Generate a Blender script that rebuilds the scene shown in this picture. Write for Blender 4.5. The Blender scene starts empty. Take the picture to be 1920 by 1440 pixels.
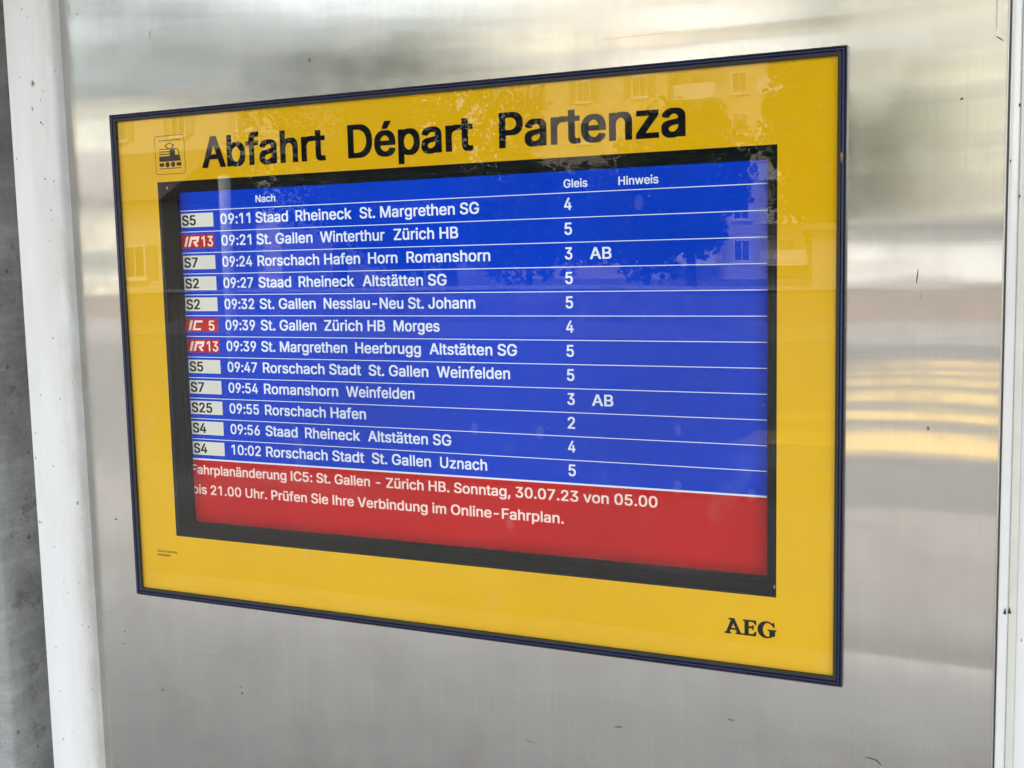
import bpy, math, random
from mathutils import Vector, Matrix, noise
from mathutils.geometry import tessellate_polygon
sc = bpy.context.scene
COL = sc.collection
R = math.radians

# ------------------------------------------------------------------ camera, sky, sun, exposure
Z0 = 1.80                      # height of the board's top edge above the ground
cam = bpy.data.cameras.new('camera')
cam.sensor_width = 36.0
cam.lens = 36.0 * 2166.4 / 1920.0
cam.clip_start = 0.02
cam.clip_end = 2000
camo = bpy.data.objects.new('camera', cam)
COL.objects.link(camo)
right = Vector((0.90669, 0.42124, -0.02171)).normalized()
fwd = Vector((-0.42102, 0.90071, -0.10705)).normalized()
up = right.cross(fwd).normalized()
right = fwd.cross(up).normalized()
M = Matrix((right, up, -fwd)).transposed().to_4x4()
M.translation = Vector((1.0768, -1.1275, Z0 - 0.1909))
camo.matrix_world = M
sc.camera = camo

SUN_EL, SUN_AZ = R(55), R(-24)          # azimuth measured from +Y towards +X
world = bpy.data.worlds.new("World")
sc.world = world
world.use_nodes = True
wn = world.node_tree.nodes
wl = world.node_tree.links
sky = wn.new('ShaderNodeTexSky')
sky.sky_type = 'NISHITA'
sky.sun_disc = False
sky.sun_elevation = SUN_EL
sky.sun_rotation = SUN_AZ
sky.dust_density = 2.5
wn['Background'].inputs['Strength'].default_value = 0.15
hs = wn.new('ShaderNodeHueSaturation')            # thin high cloud takes most of the blue out of the sky
hs.inputs['Saturation'].default_value = 0.30
wl.new(sky.outputs[0], hs.inputs['Color'])
wl.new(hs.outputs[0], wn['Background'].inputs['Color'])
sl = bpy.data.lights.new('sun', 'SUN')
sl.energy = 1.3
sl.angle = R(14)
sl.color = (1.0, 0.95, 0.87)
so = bpy.data.objects.new('sun', sl)
COL.objects.link(so)
sv = Vector((math.sin(SUN_AZ) * math.cos(SUN_EL), math.cos(SUN_AZ) * math.cos(SUN_EL), math.sin(SUN_EL)))
so.rotation_euler = sv.to_track_quat('Z', 'Y').to_euler()
sc.view_settings.view_transform = 'Standard'
sc.view_settings.look = 'None'
sc.view_settings.gamma = 1
EXPO = 2.52
sc.view_settings.exposure = EXPO
sc.render.engine = 'CYCLES'
sc.cycles.max_bounces = 10
sc.cycles.transparent_max_bounces = 12

# ------------------------------------------------------------------ helpers
def s2l(c):
    return tuple(((v / 255) / 12.92 if v / 255 <= .04045 else ((v / 255 + .055) / 1.055) ** 2.4) for v in c)

def obj(name, verts, faces, mat=None, parent=None, smooth=False, mats=None, midx=None):
    me = bpy.data.meshes.new(name)
    me.from_pydata([tuple(v) for v in verts], [], faces)
    for m in (mats or ([mat] if mat else [])):
        me.materials.append(m)
    if midx:
        me.polygons.foreach_set('material_index', midx)
    if smooth:
        me.polygons.foreach_set('use_smooth', [True] * len(me.polygons))
    me.update()
    o = bpy.data.objects.new(name, me)
    COL.objects.link(o)
    if parent:
        o.parent = parent
    return o

def empty(name, loc, label, cat, group=None):
    o = bpy.data.objects.new(name, None)
    o.empty_display_size = .05
    o.location = loc
    COL.objects.link(o)
    tag(o, label, cat, group)
    return o

def tag(o, label=None, cat=None, group=None, kind=None):
    if label: o['label'] = label
    if cat: o['category'] = cat
    if group: o['group'] = group
    if kind: o['kind'] = kind
    return o

class MB:
    """collects shapes for one mesh"""
    def __init__(s): s.v = []; s.f = []
    def box(s, x0, x1, y0, y1, z0, z1):
        n = len(s.v)
        s.v += [(x0, y0, z0), (x1, y0, z0), (x1, y1, z0), (x0, y1, z0), (x0, y0, z1), (x1, y0, z1), (x1, y1, z1), (x0, y1, z1)]
        s.f += [tuple(n + i for i in q) for q in ((0, 3, 2, 1), (4, 5, 6, 7), (0, 1, 5, 4), (1, 2, 6, 5), (2, 3, 7, 6), (3, 0, 4, 7))]
        return s
    def quadxz(s, x0, x1, z0, z1, y):
        n = len(s.v)
        s.v += [(x0, y, z0), (x1, y, z0), (x1, y, z1), (x0, y, z1)]
        s.f.append((n, n + 1, n + 2, n + 3))
        return s
    def cyl(s, a, b, r, seg=12, r2=None, cap=True):
        a = Vector(a); b = Vector(b); d = (b - a).normalized()
        u = d.orthogonal().normalized(); w = d.cross(u)
        n = len(s.v); r2 = r if r2 is None else r2
        for p, q in ((a, r), (b, r2)):
            for i in range(seg):
                t = 2 * math.pi * i / seg
                s.v.append(tuple(p + u * math.cos(t) * q + w * math.sin(t) * q))
        for i in range(seg):
            j = (i + 1) % seg
            s.f.append((n + i, n + j, n + seg + j, n + seg + i))
        if cap:
            s.f.append(tuple(n + seg - 1 - i for i in range(seg)))
            s.f.append(tuple(n + seg + i for i in range(seg)))
        return s
    def poly(s, contours, y, flip=False):
        """flat filled polygon(s) in the XZ plane facing -Y; contours = list of [(x,z)...], holes found by containment"""
        def area(c): return sum(a[0] * b[1] - b[0] * a[1] for a, b in zip(c, c[1:] + c[:1])) / 2
        def inside(p, c):
            r = False
            for (x0, y0), (x1, y1) in zip(c, c[1:] + c[:1]):
                if (y0 > p[1]) != (y1 > p[1]) and p[0] < (x1 - x0) * (p[1] - y0) / (y1 - y0) + x0: r = not r
            return r
        depth = [sum(inside(c[0], d) for d in contours if d is not c) for c in contours]
        for c, k in zip(contours, depth):
            if k % 2: continue
            holes = [h for h, kk in zip(contours, depth) if kk == k + 1 and inside(h[0], c)]
            rings = [c if area(c) > 0 else c[::-1]] + [(h if area(h) < 0 else h[::-1]) for h in holes]
            flat = [p for r in rings for p in r]
            n = len(s.v)
            s.v += [(p[0], y, p[1]) for p in flat]
            for t in tessellate_polygon([[Vector((p[0], p[1], 0)) for p in r] for r in rings]):
                a, b, cc = [flat[i] for i in t]
                if (b[0] - a[0]) * (cc[1] - a[1]) - (cc[0] - a[0]) * (b[1] - a[1]) < 0: t = t[::-1]
                s.f.append(tuple(n + i for i in t))
        return s
    def build(s, name, mat, parent=None, smooth=False):
        return obj(name, s.v, s.f, mat, parent, smooth)

def bevel(o, w, seg=2):
    m = o.modifiers.new('bevel', 'BEVEL'); m.width = w; m.segments = seg; m.limit_method = 'ANGLE'
    return o

# ------------------------------------------------------------------ materials
def material(name):
    m = bpy.data.materials.new(name); m.use_nodes = True
    return m, m.node_tree.nodes, m.node_tree.links, m.node_tree.nodes['Principled BSDF']

def coords(n, l, scale=(1, 1, 1), rot=(0, 0, 0), kind='Object'):
    t = n.new('ShaderNodeTexCoord'); mp = n.new('ShaderNodeMapping')
    mp.inputs['Scale'].default_value = scale
    mp.inputs['Rotation'].default_value = rot
    l.new(t.outputs[kind], mp.inputs[0])
    return mp.outputs[0]

def noisetex(n, l, vec, scale, detail=4, rough=.55, lo=None, hi=None, a=0.0, b=1.0):
    t = n.new('ShaderNodeTexNoise'); t.inputs['Scale'].default_value = scale
    t.inputs['Detail'].default_value = detail; t.inputs['Roughness'].default_value = rough
    l.new(vec, t.inputs['Vector'])
    if lo is None: return t.outputs[0]
    r = n.new('ShaderNodeMapRange'); r.inputs[1].default_value = lo; r.inputs[2].default_value = hi
    r.inputs[3].default_value = a; r.inputs[4].default_value = b
    l.new(t.outputs[0], r.inputs[0])
    return r.outputs[0]

def math_(n, l, op, a, b):
    m = n.new('ShaderNodeMath'); m.operation = op
    for i, v in enumerate((a, b)):
        if isinstance(v, (int, float)): m.inputs[i].default_value = v
        else: l.new(v, m.inputs[i])
    return m.outputs[0]

def mixc(n, l, fac, a, b):
    m = n.new('ShaderNodeMix'); m.data_type = 'RGBA'
    if isinstance(fac, (int, float)): m.inputs[0].default_value = fac
    else: l.new(fac, m.inputs[0])
    for i, v in ((6, a), (7, b)):
        if isinstance(v, tuple): m.inputs[i].default_value = (*v[:3], 1)
        else: l.new(v, m.inputs[i])
    return m.outputs[2]

def bump(n, l, h, strength, dist, normal=None):
    b = n.new('ShaderNodeBump'); b.inputs['Strength'].default_value = strength; b.inputs['Distance'].default_value = dist
    l.new(h, b.inputs['Height'])
    if normal is not None: l.new(normal, b.inputs['Normal'])
    return b.outputs[0]

def specks(n, l, vec, scale, size, density, stretch=1.0):
    """sparse small dots: voronoi cells, only a random few of them, as a 0..1 mask"""
    v = n.new('ShaderNodeTexVoronoi'); v.inputs['Scale'].default_value = scale
    l.new(vec, v.inputs['Vector'])
    near = math_(n, l, 'LESS_THAN', v.outputs['Distance'], size)
    sep = n.new('ShaderNodeSeparateColor'); l.new(v.outputs['Color'], sep.inputs[0])
    pick = math_(n, l, 'LESS_THAN', sep.outputs[0], density)
    return math_(n, l, 'MULTIPLY', near, pick)

def simple(name, col, rough=.5, metal=0.0, var=.12, scale=6, bumpy=0, spec=.5, coat=0):
    m, n, l, p = material(name)
    v = coords(n, l)
    f = noisetex(n, l, v, scale, 5, .6, .3, .7)
    c = mixc(n, l, f, tuple(x * (1 - var) for x in col), tuple(min(1, x * (1 + var)) for x in col))
    l.new(c, p.inputs['Base Color'])
    p.inputs['Roughness'].default_value = rough; p.inputs['Metallic'].default_value = metal
    p.inputs['Specular IOR Level'].default_value = spec
    p.inputs['Coat Weight'].default_value = coat
    if bumpy:
        l.new(bump(n, l, noisetex(n, l, v, scale * 8, 4), bumpy, .01), p.inputs['Normal'])
    return m

def emis(name, col, var=0.0):
    """a patch of the lit LCD picture, with the panel's own fall-off along its left and lower edges"""
    m, n, l, p = material(name)
    lin = s2l(col); k = 1 / 2 ** EXPO
    p.inputs['Base Color'].default_value = (.003, .003, .003, 1)
    p.inputs['Roughness'].default_value = .45
    p.inputs['Specular IOR Level'].default_value = .02
    t = n.new('ShaderNodeTexCoord'); s = n.new('ShaderNodeSeparateXYZ'); l.new(t.outputs['Object'], s.inputs[0])
    def ramp(sock, a, b, lo):
        r = n.new('ShaderNodeMapRange'); r.interpolation_type = 'SMOOTHSTEP'
        r.inputs[1].default_value = a; r.inputs[2].default_value = b; r.inputs[3].default_value = lo; r.inputs[4].default_value = 1
        l.new(sock, r.inputs[0]); return r.outputs[0]
    fall = math_(n, l, 'MULTIPLY', ramp(s.outputs[0], .086, .112, .45), ramp(s.outputs[0], .824, .806, .5))
    fall = math_(n, l, 'MULTIPLY', fall, ramp(s.outputs[2], -.518, -.500, .5))
    fall = math_(n, l, 'MULTIPLY', fall, noisetex(n, l, t.outputs['Object'], 3.5, 3, .5, .3, .7, .82, 1.12))
    p.inputs['Emission Color'].default_value = (*lin, 1)
    l.new(math_(n, l, 'MULTIPLY', fall, k), p.inputs['Emission Strength'])
    return m

# brushed stainless steel: grain runs vertically, so reflections smear sideways
def steel_material():
    m, n, l, p = material('brushed_steel')
    v = coords(n, l)
    vb = coords(n, l, (260, 1, 2.2))
    vm = coords(n, l, (40, 1, .8))
    grain = noisetex(n, l, vb, 2.2, 3, .6)
    streak = noisetex(n, l, vm, 1.0, 4, .6, .35, .7)
    blot = noisetex(n, l, v, 9, 6, .65, .46, .72)
    col = mixc(n, l, grain, (.475, .472, .445), (.60, .595, .56))
    col = mixc(n, l, math_(n, l, 'MULTIPLY', streak, .22), col, (.44, .432, .41))
    col = mixc(n, l, math_(n, l, 'MULTIPLY', blot, .45), col, (.40, .385, .36))
    wipe = noisetex(n, l, coords(n, l, (3, 1, 34), (0, R(22), 0)), 1.0, 6, .72, .58, .68)
    col = mixc(n, l, math_(n, l, 'MULTIPLY', wipe, .28), col, (.40, .39, .36))
    drip = noisetex(n, l, coords(n, l, (46, 1, .7)), 1.7, 5, .7, .64, .70)
    col = mixc(n, l, math_(n, l, 'MULTIPLY', drip, .16), col, (.30, .29, .26))
    hair = noisetex(n, l, coords(n, l, (5, 1, 420), (0, R(-9), 0)), 1.0, 3, .6, .66, .72)
    col = mixc(n, l, math_(n, l, 'MULTIPLY', hair, .45), col, (.30, .29, .27))
    sp = specks(n, l, coords(n, l, (34, 1, 22)), 1.0, .045, .22)
    col = mixc(n, l, math_(n, l, 'MULTIPLY', sp, .75), col, (.09, .08, .07))
    gl = n.new('ShaderNodeBsdfAnisotropic')
    l.new(col, gl.inputs['Color'])
    r = n.new('ShaderNodeMapRange'); r.inputs[3].default_value = .085; r.inputs[4].default_value = .14
    l.new(blot, r.inputs[0]); l.new(r.outputs[0], gl.inputs['Roughness'])
    gl.inputs['Anisotropy'].default_value = -.80
    tg = n.new('ShaderNodeTangent'); tg.direction_type = 'UV_MAP'; tg.uv_map = 'UVMap'
    l.new(tg.outputs[0], gl.inputs['Tangent'])
    df = n.new('ShaderNodeBsdfDiffuse'); l.new(col, df.inputs[0])
    mx = n.new('ShaderNodeMixShader'); mx.inputs[0].default_value = .10
    l.new(gl.outputs[0], mx.inputs[1]); l.new(df.outputs[0], mx.inputs[2])
    l.new(mx.outputs[0], n['Material Output'].inputs[0]); n.remove(p)
    wav = noisetex(n, l, coords(n, l, (.5, 1, 4.5)), 1.0, 2, .5)
    b1 = bump(n, l, wav, .045, .02)
    wav2 = noisetex(n, l, coords(n, l, (3, 1, 24)), 1.0, 2, .4)
    b1 = bump(n, l, wav2, .02, .004, b1)
    b2 = bump(n, l, grain, .016, .0006, b1)
    l.new(b2, gl.inputs['Normal'])
    return m

def print_yellow():
    m, n, l, p = material('yellow_print')
    v = coords(n, l)
    f = noisetex(n, l, v, 4, 4, .6, .3, .7)
    l.new(mixc(n, l, f, (.83, .465, .007), (.89, .515, .010)), p.inputs['Base Color'])
    p.inputs['Roughness'].default_value = .6
    p.inputs['Specular IOR Level'].default_value = 0
    return m

def glass_material():
    """dusty safety glass: clear, mirrors what stands opposite by Fresnel, thin film of dust and wipe marks"""
    m, n, l, p = material('dusty_glass'); n.remove(p)
    out = n['Material Output']
    tr = n.new('ShaderNodeBsdfTransparent'); tr.inputs[0].default_value = (.97, .985, .98, 1)
    gl = n.new('ShaderNodeBsdfGlossy'); gl.inputs['Roughness'].default_value = 0.0
    geo = n.new('ShaderNodeNewGeometry'); front = math_(n, l, 'SUBTRACT', 1, geo.outputs['Backfacing'])
    io = n.new('ShaderNodeMapRange'); io.inputs[3].default_value = 1 / 1.20; io.inputs[4].default_value = 1.46
    l.new(front, io.inputs[0])                       # anti-reflection coated on the inside, plain on the outside
    fr = n.new('ShaderNodeFresnel'); l.new(io.outputs[0], fr.inputs[0])
    v = coords(n, l)
    b = bump(n, l, noisetex(n, l, v, 2.4, 1), .12, .006)
    l.new(b, gl.inputs['Normal'])
    mx = n.new('ShaderNodeMixShader'); l.new(fr.outputs[0], mx.inputs[0]); l.new(tr.outputs[0], mx.inputs[1]); l.new(gl.outputs[0], mx.inputs[2])
    df = n.new('ShaderNodeBsdfDiffuse'); df.inputs[0].default_value = (.72, .72, .74, 1)
    a = noisetex(n, l, coords(n, l, (14, 1, 2.5), (0, R(8), 0)), 1.0, 6, .65, .48, .78, 0, .010)
    c = noisetex(n, l, coords(n, l, (3, 1, 3)), 1.6, 5, .6, .5, .75, 0, .005)
    d = noisetex(n, l, coords(n, l, (2.2, 1, 17), (0, R(-14), 0)), 1.0, 5, .7, .58, .72, 0, .045)
    e = noisetex(n, l, coords(n, l, (11, 1, 9), (0, R(30), 0)), 1.0, 3, .5, .66, .70, 0, .030)
    e2 = noisetex(n, l, coords(n, l, (2.4, 1, 60), (0, R(-20), 0)), 1.0, 2, .5, .72, .75, 0, .028)
    d = math_(n, l, 'ADD', d, math_(n, l, 'ADD', e, e2))
    s = math_(n, l, 'MULTIPLY', specks(n, l, coords(n, l, (95, 1, 60)), 1.0, .09, .12), .10)
    s2 = math_(n, l, 'MULTIPLY', specks(n, l, coords(n, l, (26, 1, 17)), 1.0, .14, .10), .05)
    tot = math_(n, l, 'ADD', math_(n, l, 'ADD', a, c), math_(n, l, 'ADD', d, math_(n, l, 'ADD', s, s2)))
    tot = math_(n, l, 'MULTIPLY', math_(n, l, 'ADD', tot, .001), front)
    mx2 = n.new('ShaderNodeMixShader'); l.new(tot, mx2.inputs[0]); l.new(mx.outputs[0], mx2.inputs[1]); l.new(df.outputs[0], mx2.inputs[2])
    l.new(mx2.outputs[0], out.inputs[0])
    return m

def paint_white():
    m, n, l, p = material('white_paint')
    v = coords(n, l)
    f = noisetex(n, l, coords(n, l, (20, 20, 3)), 1.0, 5, .6, .4, .75)
    col = mixc(n, l, f, (.80, .81, .80), (.70, .70, .67))
    sp = specks(n, l, coords(n, l, (60, 60, 34)), 1.0, .10, .16)
    sp2 = specks(n, l, coords(n, l, (150, 150, 60)), 1.0, .12, .10)
    g = noisetex(n, l, coords(n, l, (300, 300, 24)), 1.0, 3, .6, .70, .76)
    col = mixc(n, l, math_(n, l, 'MULTIPLY', math_(n, l, 'MAXIMUM', sp, sp2), .65), col, (.12, .10, .08))
    col = mixc(n, l, math_(n, l, 'MULTIPLY', g, .35), col, (.3, .29, .27))
    t = n.new('ShaderNodeTexCoord'); sx = n.new('ShaderNodeSeparateXYZ'); l.new(t.outputs['Object'], sx.inputs[0])
    er = n.new('ShaderNodeMapRange'); er.inputs[1].default_value = -.100; er.inputs[2].default_value = -.080
    l.new(sx.outputs[0], er.inputs[0])
    grime = noisetex(n, l, coords(n, l, (30, 30, 9)), 1.0, 6, .7, .40, .62)
    low = n.new('ShaderNodeMath'); low.operation = 'LESS_THAN'; l.new(sx.outputs[0], low.inputs[0]); low.inputs[1].default_value = 0
    col = mixc(n, l, math_(n, l, 'MULTIPLY', math_(n, l, 'MULTIPLY', math_(n, l, 'MULTIPLY', er.outputs[0], grime), low.outputs[0]), .4), col, (.42, .37, .29))
    l.new(col, p.inputs['Base Color'])
    p.inputs['Roughness'].default_value = .35
    l.new(bump(n, l, noisetex(n, l, coords(n, l, (60, 60, 20)), 1.0, 4), .12, .002), p.inputs['Normal'])
    return m

def concrete(name, dark, light, rough=.9):
    m, n, l, p = material(name)
    v = coords(n, l)
    f = noisetex(n, l, v, 7, 9, .72, .36, .64)
    g = noisetex(n, l, coords(n, l, (9, 9, 70), (0, R(14), 0)), 1.0, 6, .7, .50, .66)
    col = mixc(n, l, f, dark, light)
    col = mixc(n, l, math_(n, l, 'MULTIPLY', g, .22), col, tuple(min(1, x * 1.45) for x in light))
    vein = noisetex(n, l, v, 23, 8, .8, .57, .61)
    col = mixc(n, l, math_(n, l, 'MULTIPLY', vein, .5), col, tuple(x * .5 for x in dark))
    v2 = n.new('ShaderNodeVectorMath'); v2.operation = 'ADD'
    wob = n.new('ShaderNodeTexNoise'); wob.inputs['Scale'].default_value = 60; l.new(v, wob.inputs['Vector'])
    wsc = n.new('ShaderNodeVectorMath'); wsc.operation = 'SCALE'; wsc.inputs['Scale'].default_value = .012; l.new(wob.outputs[1], wsc.inputs[0])
    l.new(v, v2.inputs[0]); l.new(wsc.outputs[0], v2.inputs[1])
    pit = specks(n, l, v2.outputs[0], 55, .15, .07)
    col = mixc(n, l, math_(n, l, 'MULTIPLY', pit, .7), col, tuple(x * .3 for x in dark))
    l.new(col, p.inputs['Base Color']); p.inputs['Roughness'].default_value = rough
    h = math_(n, l, 'SUBTRACT', noisetex(n, l, v, 60, 6, .7), math_(n, l, 'MULTIPLY', pit, .8))
    l.new(bump(n, l, h, .5, .004), p.inputs['Normal'])
    return m

STEEL = steel_material()
YELLOW = print_yellow()
GLASS = glass_material()
WHITE = paint_white()
CONC = concrete('column_concrete', (.19, .19, .185), (.40, .40, .39))
BLACKPRINT = simple('black_print', (.008, .008, .011), .6, var=.1, spec=.0)
LIP = simple('black_lip', (.012, .013, .018), .35, scale=60)
BEAD = simple('blue_bead', (.009, .015, .075), .3, scale=40, var=.25)
GASKET = simple('rubber_gasket', (.011, .013, .014), .5, scale=80, var=.2, bumpy=.1)
BEZEL = simple('moulded_black_plastic', (.007, .010, .010), .45, scale=140, var=.5, bumpy=.9, spec=.3)
GLINTM = simple('slot_highlight_metal', (.45, .46, .45), .3, .9)
RUST = simple('worn_chip', (.34, .20, .12), .85, scale=300, var=.5, bumpy=.4)
SCRATCH = simple('dark_scratch', (.035, .03, .028), .7, scale=50)
DULL = simple('dull_smudge', (.40, .39, .37), .35, .8, scale=50)

# scratches and scuffs on the steel: x, z (m from the board's top left corner), length, width, angle, dark?, bend
MARKS = [
 (-.060, .1365, .022, .0006, 92, 1, .001), (-.048, .1290, .0020, .0018, 0, 1), (.0680, .0925, .0110, .0009, 88, 1, .0004),
 (.9640, -.2140, .0150, .0011, 84, 1), (.9995, -.0560, .0026, .0018, 30, 1), (.9690, -.2330, .012, .0006, 100, 0, .002),
 (1.0270, .0200, .0420, .0012, 90, 0), (1.0300, -.0060, .0080, .0009, -38, 1), (.0300, -.7440, .0030, .0012, 60, 1), (.1600, -.7300, .0022, .0022, 0, 1), (.1580, -.7220, .0018, .0014, 30, 1),
 (-.0300, -.6720, .0025, .0012, 70, 1), (-.0340, -.5200, .0022, .0022, 0, 1), (-.0330, -.6890, .0022, .0012, -30, 1), (.7880, -.6700, .0080, .0012, -12, 0, .001), (.9300, -.6900, .0180, .003, -20, 0, .002),
 (.6650, -.6960, .010, .0007, 5, 1, .0006), (.5600, -.7300, .016, .0006, -8, 0, .001), (.0070, -.5700, .0040, .0006, 80, 1),
]
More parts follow.
